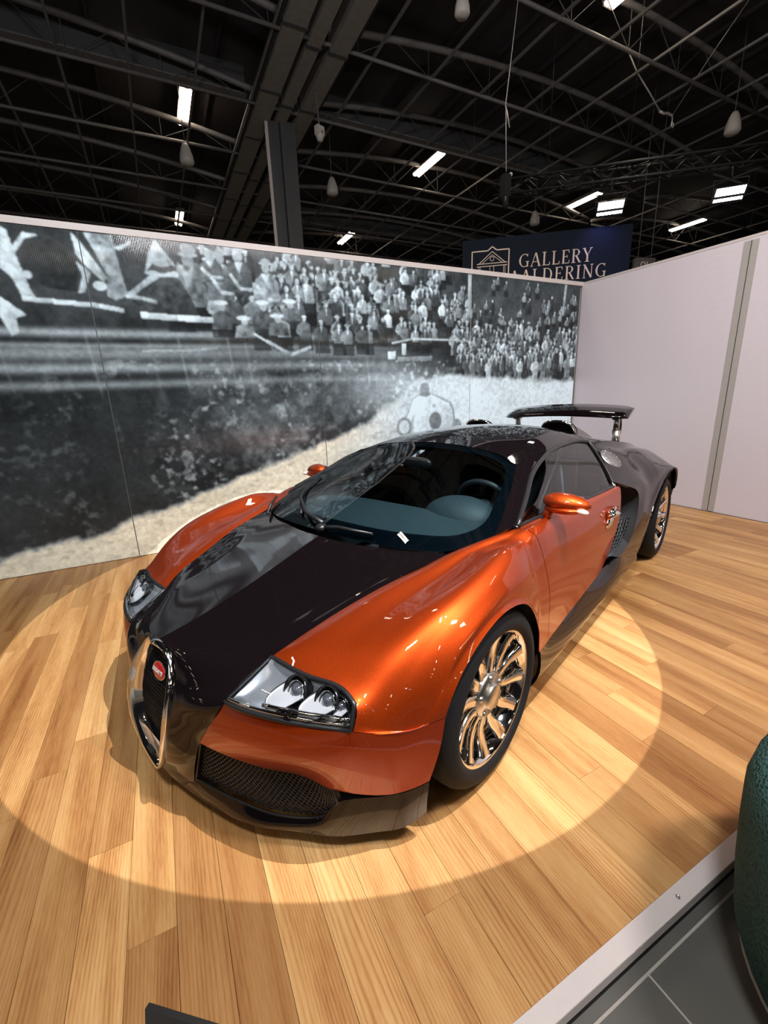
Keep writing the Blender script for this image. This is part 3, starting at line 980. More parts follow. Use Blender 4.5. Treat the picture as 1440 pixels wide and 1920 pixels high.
# pillars, roof, deck ---------------------------------------------------------------
for mir in (False, True):
    mid = [tuple((np.array(a) + np.array(b)) / 2 + np.array((.004, .008, .010))) for a, b in zip(W_, S_)]
    panel('a_pillar', [W_, mid, S_], 'black', car, 5, 6, mirror=mir)
ROOF = [
    [(-.93, 0, 1.156), (-.925, .20, 1.148), (-.92, .36, 1.132), (-.905, .48, 1.108), (-.87, .585, 1.072), (-1.03, .638, 1.068)],
    [(-1.17, 0, 1.190), (-1.17, .2, 1.181), (-1.17, .36, 1.167), (-1.165, .48, 1.146), (-1.18, .56, 1.120), (-1.26, .606, 1.099)],
    [(-1.5, 0, 1.211), (-1.5, .2, 1.202), (-1.5, .36, 1.186), (-1.5, .46, 1.165), (-1.52, .53, 1.140), (-1.57, .582, 1.106)],
    [(-1.8, 0, 1.203), (-1.8, .2, 1.196), (-1.8, .36, 1.180), (-1.8, .46, 1.158), (-1.82, .535, 1.130), (-1.85, .580, 1.096)],
    [(-2.02, 0, 1.176), (-2.02, .2, 1.171), (-2.01, .36, 1.156), (-2.0, .46, 1.136), (-1.97, .545, 1.108), (-1.94, .602, 1.080)]]
panel('roof', ROOF, 'black', car, 6, 6, both=True, fit=(4, 4))
Q0 = [(-1.94, .602, 1.080), (-2.12, .635, 1.068), (-2.3, .655, 1.053), (-2.6, .68, 1.015), (-2.87, .67, .975), (-3.1, .65, .935), (-3.3, .62, .89), (-3.5, .57, .84)]
DECK = [[(-2.02, 0, 1.176), (-2.02, .2, 1.171), (-2.01, .36, 1.156), (-2.0, .46, 1.136), (-1.97, .545, 1.108), Q0[0]],
        [(-2.2, 0, 1.12), (-2.2, .2, 1.118), (-2.2, .36, 1.112), (-2.18, .46, 1.10), (-2.16, .55, 1.085), Q0[1]],
        [(-2.4, 0, 1.06), (-2.4, .2, 1.062), (-2.4, .36, 1.062), (-2.38, .47, 1.06), (-2.36, .57, 1.058), Q0[2]],
        [(-2.65, 0, 1.0), (-2.65, .2, 1.005), (-2.65, .36, 1.01), (-2.64, .48, 1.015), (-2.62, .59, 1.018), Q0[3]],
        [(-2.9, 0, .95), (-2.9, .2, .952), (-2.9, .36, .957), (-2.89, .48, .962), (-2.88, .59, .970), Q0[4]],
        [(-3.12, 0, .915), (-3.12, .2, .915), (-3.12, .36, .917), (-3.11, .47, .922), (-3.11, .57, .93), Q0[5]],
        [(-3.34, 0, .875), (-3.34, .2, .875), (-3.33, .36, .876), (-3.32, .45, .88), (-3.31, .55, .885), Q0[6]],
        [(-3.56, 0, .83), (-3.56, .2, .83), (-3.55, .36, .83), (-3.53, .43, .832), (-3.51, .51, .835), Q0[7]]]
panel('engine_deck', DECK, 'black', car, 5, 5, both=True)

# rear quarter ------------------------------------------------------------------------
XT = [-2.1, -2.3, -2.6, -2.87, -3.1, -3.3, -3.5]
tab = lambda X, v: float(np.interp(-X, [-q for q in XT], v))
QT = [([.63, .655, .68, .67, .65, .62, .57], [1.070, 1.053, 1.015, .975, .935, .89, .84]),
      ([.72, .75, .78, .785, .77, .73, .66], [1.0, .99, .965, .935, .89, .84, .78]),
      ([.83, .85, .878, .888, .872, .83, .75], [.905, .908, .902, .888, .84, .78, .70]),
      ([.915, .932, .952, .962, .948, .90, .82], [.82, .824, .83, .826, .775, .70, .60])]
ARCH = [(-2.08, .960, .285), (-2.30, .968, .44), (-2.44, .975, .60), (-2.57, .980, .705), (-2.72, .985, .765), (-2.88, .987, .785), (-3.08, .984, .755), (-3.22, .975, .665), (-3.30, .96, .53), (-3.33, .93, .38)]
QX = [-2.3, -2.42, -2.52, -2.64, -2.76, -2.89, -3.02, -3.16, -3.30, -3.45]
QUART = [[(-1.94, .602, 1.080), (-1.90, .68, 1.003), (-1.73, .805, .873), (-1.78, .895, .836), (-2.03, .938, .725), (-2.03, .945, .59), (-1.88, .951, .46), (-1.60, .952, .41)],
         [(-2.12, .635, 1.068), (-2.10, .72, 1.0), (-2.05, .83, .90), (-2.08, .915, .82), (-2.17, .952, .71), (-2.16, .96, .57), (-2.05, .96, .43), (-1.83, .957, .335)]]
for X, A_ in zip(QX, ARCH):
    row = [(X, tab(X, a), tab(X, b)) for a, b in QT]
    p3 = np.array(row[3]); p7 = np.array(A_)
    for t_, bu in ((.34, .020), (.62, .020), (.83, .010)):
        q = p3 * (1 - t_) + p7 * t_
        row.append((q[0], q[1] + bu, q[2]))
    row.append(A_)
    QUART.append(row)
QD = fair(dense(QUART, 5, 5), 6, 6)
TAILC = np.array(QUART[-1])
for mir in (False, True):
    s = -1 if mir else 1
    rq = panel('rear_quarter', None, 'black', car, D=QD, mirror=mir)
    # round filler cap in bare aluminium
    i0, j0 = 4, 8
    best = min(((np.linalg.norm(QD[i, j] - np.array((-1.98, .765, .965))), i, j) for i in range(QD.shape[0]) for j in range(QD.shape[1])))[1:]
    P0 = QD[best]; nq = (grid_normals(QD) * orient(QD))[best]
    if mir: P0 = P0 * np.array((1, -1, 1)); nq = nq * np.array((1, -1, 1))
    cap = MB()
    prof = [(0, .006), (.055, .006), (.062, .004), (.066, .001), (.078, .003), (.084, -.004)]
    Rz = Vector(nq).to_track_quat('Z', 'X').to_matrix()
    tmp = MB().lathe(prof, 30)
    for k in range(8):
        a = 2 * PI * k / 8
        tmp.lathe([(0, .009), (.006, .008), (.007, .003)], 8, c=(.064 * math.cos(a), .064 * math.sin(a), 0))
    tmp.v = [tuple(Rz @ Vector(v) + Vector(P0)) for v in tmp.v]
    tmp.build('filler_cap', 'cap_metal', rq)
    tail = panel('rear_bumper', [TAILC, TAILC * np.array((1, .93, 1)) + np.array((-.07, 0, 0)), TAILC * np.array((1, .55, 1)) + np.array((-.13, 0, 0)), TAILC * np.array((1, 0, 1)) + np.array((-.15, 0, 0))], 'black', car, 4, 3, mirror=mir)

# side sill --------------------------------------------------------------------------------
SILL = [[(-.382, .957, .357), (-.505, .943, .353), (-.74, .926, .344), (-1.05, .921, .366), (-1.26, .917, .379), (-1.40, .911, .388), (-1.60, .952, .41), (-1.83, .957, .335), (-2.08, .960, .285)],
        [(-.383, .962, .300), (-.505, .957, .300), (-.74, .948, .296), (-1.05, .945, .300), (-1.26, .950, .312), (-1.40, .958, .325), (-1.60, .970, .325), (-1.83, .968, .285), (-2.08, .964, .250)],
        [(-.385, .955, .240), (-.505, .958, .238), (-.74, .957, .235), (-1.05, .957, .235), (-1.26, .958, .238), (-1.40, .960, .242), (-1.60, .962, .245), (-1.83, .960, .24), (-2.08, .955, .228)],
        [(-.39, .92, .165), (-.505, .92, .163), (-.74, .92, .162), (-1.05, .92, .162), (-1.26, .92, .164), (-1.40, .92, .166), (-1.60, .925, .172), (-1.83, .93, .182), (-2.08, .935, .195)]]
for mir in (False, True):
    s = -1 if mir else 1
    panel('side_sill', SILL, 'black', car, 4, 5, mirror=mir)
    # air intake behind the door: dark duct and slats
    A1 = crv([(-1.40, .905, .388), (-1.62, .896, .49), (-1.76, .888, .63), (-1.765, .882, .76), (-1.735, .876, .826)], 5)
    B1 = crv([(-1.60, .952, .41), (-1.88, .951, .46), (-2.03, .945, .59), (-2.03, .938, .725), (-1.78, .895, .836)], 5)
    duct = np.array([A1, A1 + np.array((-.03, -.10, 0)), (A1 + B1) / 2 + np.array((0, -.16, 0)), B1 + np.array((.0, -.10, 0)), B1])
    dk = link('side_intake', patch_mesh('side_intake', duct, 0, mir), 'matte_black', car)
    sl = MB()
    for k in range(1, 12):
        t_ = k / 24; i = t_ * (len(A1) - 1); i0 = int(i); f = i - i0
        a = A1[i0] * (1 - f) + A1[i0 + 1] * f; b = B1[i0] * (1 - f) + B1[i0 + 1] * f
        a = a + np.array((0, -.035, 0)); b = b + np.array((0, -.045, 0))
        sl.beam((a[0], s * a[1], a[2]), (b[0], s * b[1], b[2]), .010, .006)
    for k in range(1, 7):
        pts = []
        for t_ in np.linspace(.02, .5, 9):
            i = t_ * (len(A1) - 1); i0 = int(i); f = i - i0
            a = A1[i0] * (1 - f) + A1[i0 + 1] * f; b = B1[i0] * (1 - f) + B1[i0 + 1] * f
            q = a * (1 - k / 7) + b * k / 7
            pts.append((q[0], s * (q[1] - .042), q[2]))
        sl.tube(pts, .004, 4)
    sl.build('intake_slats', mat('intake_grey', (.05, .055, .06), .4, .5), dk, kind='stuff')

# side windows -------------------------------------------------------------------------------
TOPW = [(-.47, .782, .868), (-.705, .715, .960), (-.84, .675, 1.02), (-1.03, .638, 1.066), (-1.26, .606, 1.099), (-1.57, .582, 1.106), (-1.85, .580, 1.096), (-1.94, .602, 1.080)]
BOTW = [(-.455, .778, .864), (-.62, .79, .864), (-.75, .80, .862), (-.93, .815, .858), (-1.12, .828, .853), (-1.40, .845, .847), (-1.58, .853, .845), (-1.66, .857, .842)]
MIDW = [tuple((np.array(a) * .5 + np.array(b) * .5) + np.array((0, .016 * k, .008 * k))) for a, b, k in zip(TOPW, BOTW, (0, .4, .8, 1, 1, 1, .9, .6))]
GW = dense([TOPW, MIDW, BOTW], 6, 5)
for mir in (False, True):
    s = -1 if mir else 1
    sw = link('side_window', patch_mesh('side_window', GW, 0, mir), 'side_glass', car)
    sealm = MB()
    f = lambda q, o=0: (q[0], s * (q[1] + o), q[2])
    sealm.tube([f(q, .006) for q in GW[0]], .013, 6)
    sealm.tube([f(q, .004) for q in GW[-1]], .011, 6)
    sealm.build('window_seal', 'black_plastic', sw)
    ct = MB(); ct.tube([f(q, .010) for q in GW[:, -1]], [.007] * GW.shape[0], 6)
    ct.ell(f(GW[-1, -1], .010), (.018, .010, .022), 12, 8)
    ct.build('trim_strip', 'chrome', sw)

# mirrors ---------------------------------------------------------------------------------------
for mir in (False, True):
    s = -1 if mir else 1
    mb = MB()
    prof = []
    nu, nv = 28, 14
    vs = []; fs = []
    for i in range(nv + 1):
        t_ = .5 - .5 * math.cos(PI * i / nv)
        yy = .792 + t_ * .208
        rad = max(math.sin(PI * t_), 0) ** .42 + .001
        hx, hz = .062 * rad, .052 * rad * (1 - .25 * t_)
        for j in range(nu):
            a = 2 * PI * j / nu
            c_, s_ = math.cos(a), math.sin(a)
            z_ = hz * (s_ if s_ > 0 else s_ * .80)
            vs.append((-.735 - .035 * t_ + hx * c_ * (1 if c_ > 0 else .7), s * yy, .938 - .014 * t_ + z_))
    for i in range(nv):
        for j in range(nu):
            fs.append((i * nu + j, i * nu + (j + 1) % nu, (i + 1) * nu + (j + 1) % nu, (i + 1) * nu + j))
    fs.append(list(range(nu))[::-1]); fs.append([nv * nu + j for j in range(nu)])
    mb.add(vs, fs, True, flip=(s > 0))
    mr_ = mb.build('side_mirror', 'orange', car)
    MB().tube([(-.715, s * .812, .856), (-.72, s * .822, .880), (-.73, s * .835, .912)], [.026, .022, .022], 10).build('mirror_stalk', 'orange', mr_)
    lo = MB(); lo.ell((-.738, s * .887, .904), (.055, .090, .020), 20, 10, e=.9)
    lo.build('lower_shell', 'orange', mr_)
    tl = MB(); tl.ell((-.718, s * .975, .907), (.022, .034, .013), 14, 8, rot=(0, 0, s * -.5)); tl.build('turn_signal', 'amber', mr_)
    MB().box((-.80, s * .895, .935), (.006, .11, .045)).build('mirror_glass', 'chrome', mr_)
    MB().box((-.715, s * .80, .862), (.10, .04, .008)).build('mirror_base', 'black_plastic', mr_)

# rear wing, scoops -------------------------------------------------------------------------------
WX, WZ, WY = -3.16, 1.205, .575
vs = []; fs = []
sec = [(.165, -.022), (.15, -.002), (.07, .026), (-.06, .050), (-.18, .072), (-.20, .062), (-.10, .028), (.02, -.008), (.11, -.034)]
ny = 24
for i in range(ny + 1):
    t_ = 2 * i / ny - 1
    k = (1 - abs(t_) ** 6) ** .5 if abs(t_) < 1 else 0
    k = .62 + .38 * k
    ar = .030 * (1 - t_ * t_)
    for (a, b) in sec:
        vs.append((WX + a * k + .03 * (1 - t_ * t_) - .03, WY * t_, WZ + b * (.5 + .5 * k) + ar - .015))
m_ = len(sec)
for i in range(ny):
    for j in range(m_): fs.append((i * m_ + j, i * m_ + (j + 1) % m_, (i + 1) * m_ + (j + 1) % m_, (i + 1) * m_ + j))
fs.append(list(range(m_))[::-1]); fs.append([ny * m_ + j for j in range(m_)])
wg = MB().add(vs, fs, True).build('rear_wing', 'black', car)
for s in (1, -1):
    st_ = MB(); st_.tube([(-3.20, s * .475, .90), (-3.17, s * .475, 1.06)], .036, 12); st_.tube([(-3.17, s * .475, 1.06), (-3.15, s * .475, 1.195)], .028, 12)
    st_.build('wing_strut', 'satin', wg)
    br = MB(); br.box((-3.15, s * .475, 1.175), (.10, .05, .04)); br.tube([(-3.23, s * .49, 1.02), (-3.24, s * .49, 1.10), (-3.20, s * .49, 1.17)], .012, 6)
    br.build('strut_bracket', 'black_plastic', wg)
for s in (1, -1):
    vs = []; fs = []; n1, n2 = 12, 16
    for i in range(n1 + 1):
        t_ = i / n1
        X_ = -2.06 - .66 * t_
        hh = .105 * (1 - .55 * t_ ** 2); hwid = .125 * (1 - .25 * t_)
        zb = (1.105 - .115 * t_)
        for j in range(n2 + 1):
            a = PI * j / n2
            vs.append((X_ + .05 * (1 - math.sin(a)) * (1 - t_) * -1, s * (.335 + hwid * math.copysign(abs(math.cos(a)) ** .7, math.cos(a))), zb + hh * abs(math.sin(a)) ** .75))
    for i in range(n1):
        for j in range(n2): fs.append((i * (n2 + 1) + j, i * (n2 + 1) + j + 1, (i + 1) * (n2 + 1) + j + 1, (i + 1) * (n2 + 1) + j))
    sp_ = MB().add(vs, fs, True, flip=(s < 0)).build('air_scoop', mat('brushed_scoop', (.30, .27, .26), .35, .8), car)
    mouth = vs[:n2 + 1]
    MB().tube(mouth, .010, 8).build('scoop_lip', 'chrome', sp_)
    MB().add([(v[0] - .06, v[1], v[2]) for v in mouth], [list(range(n2 + 1))], False, flip=(s < 0)).build('scoop_mouth', 'matte_black', sp_)

# wheels ----------------------------------------------------------------------------------------------
def make_wheel(R, wid, rr, name):
    """axis along +Y (outward), centre of the outer rim face plane at y=0"""
    prof = [(rr - .004, -.012), (rr + .006, .002), (rr + .020, .010), (R - .055, .010), (R - .030, .002), (R - .012, -.014), (R - .002, -.034), (R, -.06), (R, -wid + .05),
            (R - .012, -wid + .016), (R - .05, -wid), (rr, -wid + .02)]
    t = MB().lathe(prof, 72, 'Y')
    for gy in (-.075, -.115, -.165):
        t.lathe([(R + .0012, gy), (R + .0012, gy - .008)], 48, 'Y')
    tw = t.mesh(name)
    rim = MB().lathe([(rr - .014, -.030), (rr - .006, -.010), (rr + .003, -.002), (rr + .006, -.008), (rr - .002, -.02), (rr - .016, -.06), (rr - .03, -.16), (rr - .03, -wid + .03)], 72, 'Y').mesh('rim')
    sp = []
    for kind_ in (0, 1):
        s_ = MB(); vs = []; fs = []; n = 10
        for i in range(n + 1):
            t_ = i / n
            r_ = .060 + (rr - .012 - .060) * t_
            ph = .12 * math.sin(PI * min(t_ * 1.15, 1)) * (1 - t_) ** .6
            wd_ = .019 + .006 * t_
            y0 = -.034 + .020 * t_ ** 2 - .010 * math.sin(PI * t_)
            dp = .026
            for (u, v) in ((-1, -dp), (-1, -.004), (-.80, 0), (.80, 0), (1, -.004), (1, -dp)):
                a = PI / 2 + ph; c = Vector((math.cos(a) * r_, y0 + v, math.sin(a) * r_)); tx = Vector((-math.sin(a), 0, math.cos(a)))
                vs.append(c + tx * wd_ * u)
        for i in range(n):
            for j in range(6): fs.append((i * 6 + j, (i + 1) * 6 + j, (i + 1) * 6 + (j + 1) % 6, i * 6 + (j + 1) % 6))
        s_.add(vs, fs, True); sp.append(s_.mesh('spoke'))
    hub = MB().lathe([(0, -.010), (.042, -.010), (.048, -.014), (.050, -.026), (.080, -.030), (.088, -.038), (.088, -.07)], 36, 'Y')
    for k in range(5):
        a = PI / 2 + 2 * PI * k / 5
        hub.lathe([(0, -.022), (.011, -.023), (.013, -.034)], 10, 'Y', c=(.070 * math.cos(a), 0, .070 * math.sin(a)))
    hub = hub.mesh('hub')
    disc = MB().lathe([(.07, -.115), (.185, -.115), (.19, -.12), (.19, -.145), (.07, -.145)], 48, 'Y').mesh('brake_disc')
    cal = MB().lathe([(.135, -.085), (.205, -.085), (.212, -.10), (.212, -.16), (.135, -.16), (.135, -.085)], 12, 'Y', a0=PI * .82, a1=PI * 1.2).mesh('brake_caliper')
    for me, mm in ((tw, 'rubber'), (rim, 'chrome'), (sp[0], 'chrome'), (sp[1], 'chrome'), (hub, 'satin'), (disc, 'steel'), (cal, 'black_plastic')): me.materials.append(M[mm])
    return tw, rim, sp, hub, disc, cal
WF = make_wheel(.338, .255, .250, 'wheel')
WR = make_wheel(.345, .345, .264, 'wheel')
for (wx, wy, wz, wm, st_) in ((0, .955, .362, WF, -.012), (0, -.955, .362, WF, -.012), (-2.873, .965, .369, WR, 0), (-2.873, -.965, .369, WR, 0)):
    tw, rim, sp, hub, disc, cal = wm
    o = link('wheel', tw, None, car)
    o.location = (wx, wy, wz)
    o.rotation_euler = (0, 0, st_ if wy > 0 else PI + st_)
    link('rim', rim, None, o); link('hub', hub, None, o); link('brake_disc', disc, None, o); link('brake_caliper', cal, None, o)
    for k in range(12):
        q = link('spoke', sp[0], None, o)
        q.rotation_euler = (0, -2 * PI * k / 12 - .16, 0)

# inner arches and belly ----------------------------------------------------------------------------------
for (cx, cz, r, y0, y1) in ((0, .362, .350, .935, .60), (-2.873, .37, .43, .95, .55)):
    for s in (1, -1):
        MB().lathe([(r, s * y0), (r, s * y1), (.05, s * y1)], 30, 'Y', c=(cx, 0, cz), a0=-.05, a1=PI + .05).build('arch_liner', 'matte_black', car)
ub = MB(); ub.box((-1.43, 0, .19), (1.9, 1.74, .06)); ub.box((-1.4, 0, .30), (4.0, 1.0, .2)); ub.box((.50, 0, .15), (.24, .8, .08)); ub.box((-3.3, 0, .42), (.3, 1.5, .4)); ub.box((.40, 0, .32), (.2, 1.0, .3)); ub.box((.385, .70, .26), (.03, .38, .28)); ub.box((.385, -.70, .26), (.03, .38, .28))  # hidden dark boxes added to block light under the car and bumper ends
ub.build('underbody_block', 'matte_black', car)

# cabin ------------------------------------------------------------------------------------------------------
DASH = [[(-.10, 0, .795), (-.11, .25, .792), (-.15, .46, .795), (-.23, .60, .80), (-.36, .70, .815)],
        [(-.30, 0, .835), (-.31, .25, .832), (-.34, .46, .828), (-.39, .60, .825), (-.46, .69, .825)],
        [(-.48, 0, .86), (-.49, .22, .858), (-.52, .44, .84), (-.54, .60, .83), (-.56, .69, .825)],
        [(-.56, 0, .845), (-.57, .22, .84), (-.60, .44, .82), (-.62, .60, .81), (-.63, .69, .80)],
        [(-.58, 0, .62), (-.60, .22, .62), (-.63, .44, .60), (-.64, .60, .60), (-.65, .69, .60)]]
da = link('dashboard', patch_mesh('dashboard', dense(fullY(DASH), 5, 5), 0), 'dash', car)
bn = MB(); bn.ell((-.63, .40, .80), (.15, .215, .125), 28, 16)
bn.build('instrument_hood', 'dash', da)
MB().box((-.77, .40, .80), (.02, .34, .12)).build('instrument_panel', 'matte_black', da)
MB().box((-.66, .0, .52), (.12, .34, .5), (0, -.3, 0)).build('centre_console', 'satin', da)
swl = MB(); Rw = Euler((0, .38, 0)).to_matrix()
swl.tube([Rw @ Vector((0, .178 * math.cos(a), .178 * math.sin(a))) + Vector((-.90, .40, .80)) for a in [2 * PI * i / 40 for i in range(40)]], .016, 10, closed=True)
for a in (0, PI, -PI / 2): swl.beam(Rw @ Vector((.02, 0, 0)) + Vector((-.90, .40, .80)), Rw @ Vector((0, .17 * math.cos(a), .17 * math.sin(a))) + Vector((-.90, .40, .80)), .03, .012)
swl.ell((-.885, .40, .805), (.03, .06, .055), 14, 8)
swl.build('steering_wheel', 'leather', car)
for s in (1, -1):
    sb = MB()
    SB = [[(-1.22, s * .16, .30), (-1.20, s * .37, .29), (-1.22, s * .58, .30)], [(-1.36, s * .13, .55), (-1.44, s * .37, .55), (-1.36, s * .61, .55)],
          [(-1.50, s * .16, .80), (-1.57, s * .37, .80), (-1.50, s * .58, .80)], [(-1.60, s * .23, .98), (-1.64, s * .37, 1.0), (-1.60, s * .51, .98)]]
    d_ = dense(SB, 5, 5)
    idx = np.arange(d_.shape[0] * d_.shape[1]).reshape(d_.shape[:2]); n0 = idx.size
    vs = list(d_.reshape(-1, 3)) + list((d_ - np.array((.11, 0, 0))).reshape(-1, 3))
    fs = []
    for i in range(d_.shape[0] - 1):
        for j in range(d_.shape[1] - 1):
            q = (idx[i, j], idx[i, j + 1], idx[i + 1, j + 1], idx[i + 1, j]); fs.append(q); fs.append(tuple(n0 + k for k in q[::-1]))
    ring = list(idx[0]) + list(idx[1:, -1]) + list(idx[-1, -2::-1]) + list(idx[-2:0:-1, 0])
    fs += [(ring[i], ring[(i + 1) % len(ring)], n0 + ring[(i + 1) % len(ring)], n0 + ring[i]) for i in range(len(ring))]
    sb.add(vs, fs, True)
    sb.ell((-1.05, s * .37, .30), (.28, .22, .08), 20, 10, e=.7)
    se_ = sb.build('seat', 'leather', car)
    bl_ = MB(); bl_.tube([(-1.70, s * .52, 1.06), (-1.60, s * .53, 1.0), (-1.42, s * .50, .72), (-1.25, s * .58, .40)], .014, 4); bl_.build('seat_belt', 'leather', se_)
    MB().ell((-1.60, s * .37, 1.02), (.055, .10, .055), 16, 8, e=.8).build('headrest', 'leather', se_)
    MB().add([(-.55, s * .80, .84), (-1.62, s * .835, .83), (-1.62, s * .80, .30), (-.55, s * .80, .30)], [(0, 1, 2, 3)]).build('door_card', 'dash', car)
cb = MB(); cb.box((-1.84, 0, .60), (.05, 1.16, .72)); cb.box((-1.80, 0, .45), (.05, 1.5, .5)); cb.box((-1.2, 0, .25), (1.4, 1.6, .03)); cb.box((-1.05, 0, .40), (.8, .22, .3))
cb.build('cabin_tub', 'matte_black', car)
MB().add([(-.95, -.50, 1.10), (-.95, .50, 1.10), (-1.85, .52, 1.09), (-1.85, -.52, 1.09), (-1.4, 0, 1.165)], [(0, 1, 4), (1, 2, 4), (2, 3, 4), (3, 0, 4)], True).build('headliner', 'matte_black', car)
rv = MB(); rv.ell((-.74, .03, 1.055), (.025, .11, .035), 18, 10, e=.8); rv.tube([(-.74, .03, 1.06), (-.80, 0, 1.105)], .010, 6)
rv.build('rear_view_mirror', 'black_plastic', car)

# ------------------------------------------------------------------ hall fittings above the booth
def roofz(xx): return 8.78 + .4 * max(bowz(xx), 0) if xx < 16.3 else 8.82 + (xx - 16.3) * .0158

def strip_light(loc, label):
    r = empty('strip_light', loc, label=label, cat='ceiling light', group='twin tube strip lights of the hall')
    h = MB(); h.box((0, 0, .055), (.30, 1.62, .05)); h.box((0, 0, .02), (.035, 1.56, .05)); h.box((0, .79, .02), (.27, .03, .06)); h.box((0, -.79, .02), (.27, .03, .06))
    h.build('housing', 'alu_white', r)
    for dx in (-.075, .075):
        MB().tube([(dx, -.75, .0), (dx, .75, .0)], .043, 10).build('tube', 'tube', r)
    hg = MB()
    for dy in (-.6, .6): hg.beam((0, dy, .07), (0, dy, roofz(loc[0]) - loc[2]), .012)
    hg.build('hanger', 'hall_steel', r)
    return r
SL = [((1.13, 11.9, 8.536), 'large lit strip light hanging over the left half of the mural wall'),
      ((1.32, 19.3, 8.536), 'small lit strip light just above the mural cap rail, below the large one'),
      ((8.36, 11.9, 8.536), 'slanted lit strip light right of the steel column, high up'),
      ((8.42, 19.1, 8.536), 'small slanted lit strip light just right of the column foot'),
      ((22.56, 11.9, 8.536), 'lit strip light above the white wall, right of the navy sign'),
      ((15.58, 11.9, 8.536), 'lit strip light seen just below the black lighting truss'),
      ((8.35, 4.7, 8.536), 'lit strip light at the top edge of the picture, over the booth')]
for loc, lb in SL: strip_light(loc, lb)

def bell(loc, label, s=1.0, top=8.05):
    r = empty('pendant_bell', loc, label=label, cat='loudspeaker', group='bell shaped pendants under the hall roof')
    MB().lathe([(0, -.20 * s), (.13 * s, -.19 * s), (.165 * s, -.14 * s), (.15 * s, 0), (.10 * s, .16 * s), (.06 * s, .24 * s), (0, .25 * s)], 20).build('shell', 'bell', r)
    MB().tube([(0, 0, .25 * s), (0, 0, roofz(loc[0]) - loc[2])], .008, 5).build('cable', 'hall_steel', r)
bell((.93, 11.13, 7.16), 'grey bell pendant hanging below the large left strip light')
bell((4.75, 11.36, 7.16), 'grey bell pendant hanging right of the steel column')
bell((12.2, 4.98, 7.16), 'grey bell pendant at the right edge near the wire sling')
bell((4.5, 4.98, 7.16), 'round grey bell pendant at the top middle edge', .72)
bell((12.1, 10.94, 7.16), 'small grey bell pendant left of the truss floodlights')
dt = empty('beam_detector', (3.53, 8.89, 7.14), label='white beam detector box on an arm beside the column head', cat='detector')
dt.rotation_euler = (0, 0, .35)
MB().box((0, 0, 0), (.19, .12, .17)).lathe([(0, -.20), (.06, -.19), (.095, -.08), (.09, -.07)], 12).build('body', 'bell', dt)
MB().box((.0, -.062, .045), (.13, .012, .05)).build('face_plate', 'alu_white', dt)
MB().box((.02, -.066, -.03), (.028, .01, .028)).build('lens', 'matte_black', dt)
MB().beam((0, 0, .08), (0, .05, .82), .025).build('arm', 'hall_steel', dt)

# wire sling and hoist cable
ws = empty('wire_sling', (11.5, 6, 7.69), label='pale wire sling with a hook hanging in a V at upper right', cat='wire')
pt = lambda *a: (a[0] - 11.5, a[1] - 6, a[2] - 7.69)
MB().tube([pt(9.75, 6, 8.45), pt(10.06, 6, 8.19), pt(10.55, 6, 7.93), pt(11.02, 6, 7.65)], .016, 6).build('left_leg', 'wire', ws)
MB().tube([pt(11.0, 6, 7.66), pt(11.15, 6, 7.645), pt(11.3, 6, 7.68), pt(11.46, 6, 7.67), pt(11.5, 6, 7.69)], .028, 6).build('shackle', 'wire', ws)
MB().tube([pt(11.5, 6, 7.69), pt(11.29, 5.19, 8.28), pt(11.164, 4.474, 8.80)], .008, 6).build('right_leg', 'wire', ws)
MB().tube([pt(11.49, 6, 7.68), pt(11.51, 6, 7.57), pt(11.49, 6, 7.47), pt(11.55, 6, 7.43), pt(11.57, 6, 7.50), pt(11.53, 6, 7.55)], .016, 6).build('hook', 'wire', ws)
hc = empty('hoist_cable', (5.5, 5.0, 5.6), label='thin chain dropping from the roof to the black hoist at the truss end', cat='chain')
MB().tube([(.0, .0, -.45), (-.05, .0, .45), (-.06, 0, .52), (.12, -.1, 2.5)], .007, 6).build('chain', 'wire', hc)
MB().tube([(-.06, 0, .50), (-.02, 0, .40), (.06, .02, .22)], .012, 6).build('chain_tail', 'wire', hc)

# black lighting truss with floodlights
LA, LB = Vector((5.75, 5.62, 5.12)), Vector((10.4, 1.75, 5.12))
ltv = (LB - LA); Ln = ltv.length; ltd = ltv.normalized(); ltn = Vector((-ltd.y, ltd.x, 0))
lt = empty('lighting_truss', LA, label='long black lattice lighting truss hanging above the navy sign', cat='truss')
for u, z in ((-.12, .12), (.12, .12), (-.12, -.12), (.12, -.12)):
    o = ltn * u
    MB().tube([(o.x, o.y, z), (o.x + ltv.x, o.y + ltv.y, z)], .022, 8).build('chord', 'truss_black', lt)
lw = MB(); nseg = 22
for i in range(nseg):
    a = ltd * (Ln * i / nseg); b = ltd * (Ln * (i + 1) / nseg)
    for u in (-.12, .12):
        p, q = (-.12, .12) if i % 2 else (.12, -.12)
        lw.tube([a + ltn * u + Vector((0, 0, p)), b + ltn * u + Vector((0, 0, q))], .010, 5)
    for z in (-.12, .12):
        s = 1 if i % 2 else -1
        lw.tube([a + ltn * .12 * s + Vector((0, 0, z)), b - ltn * .12 * s + Vector((0, 0, z))], .010, 5)
lw.build('lattice', 'truss_black', lt)
hm = empty('chain_hoist', (5.50, 5.0, 4.93), label='black chain hoist motor at the left end of the truss', cat='hoist')
MB().box((0, 0, 0), (.13, .13, .34)).lathe([(0, -.34), (.05, -.33), (.06, -.17)], 10).build('motor', 'truss_black', hm)
MB().ell((.07, -.04, .17), (.035, .035, .035), 10, 6).build('hook_block', 'alu_white', hm)

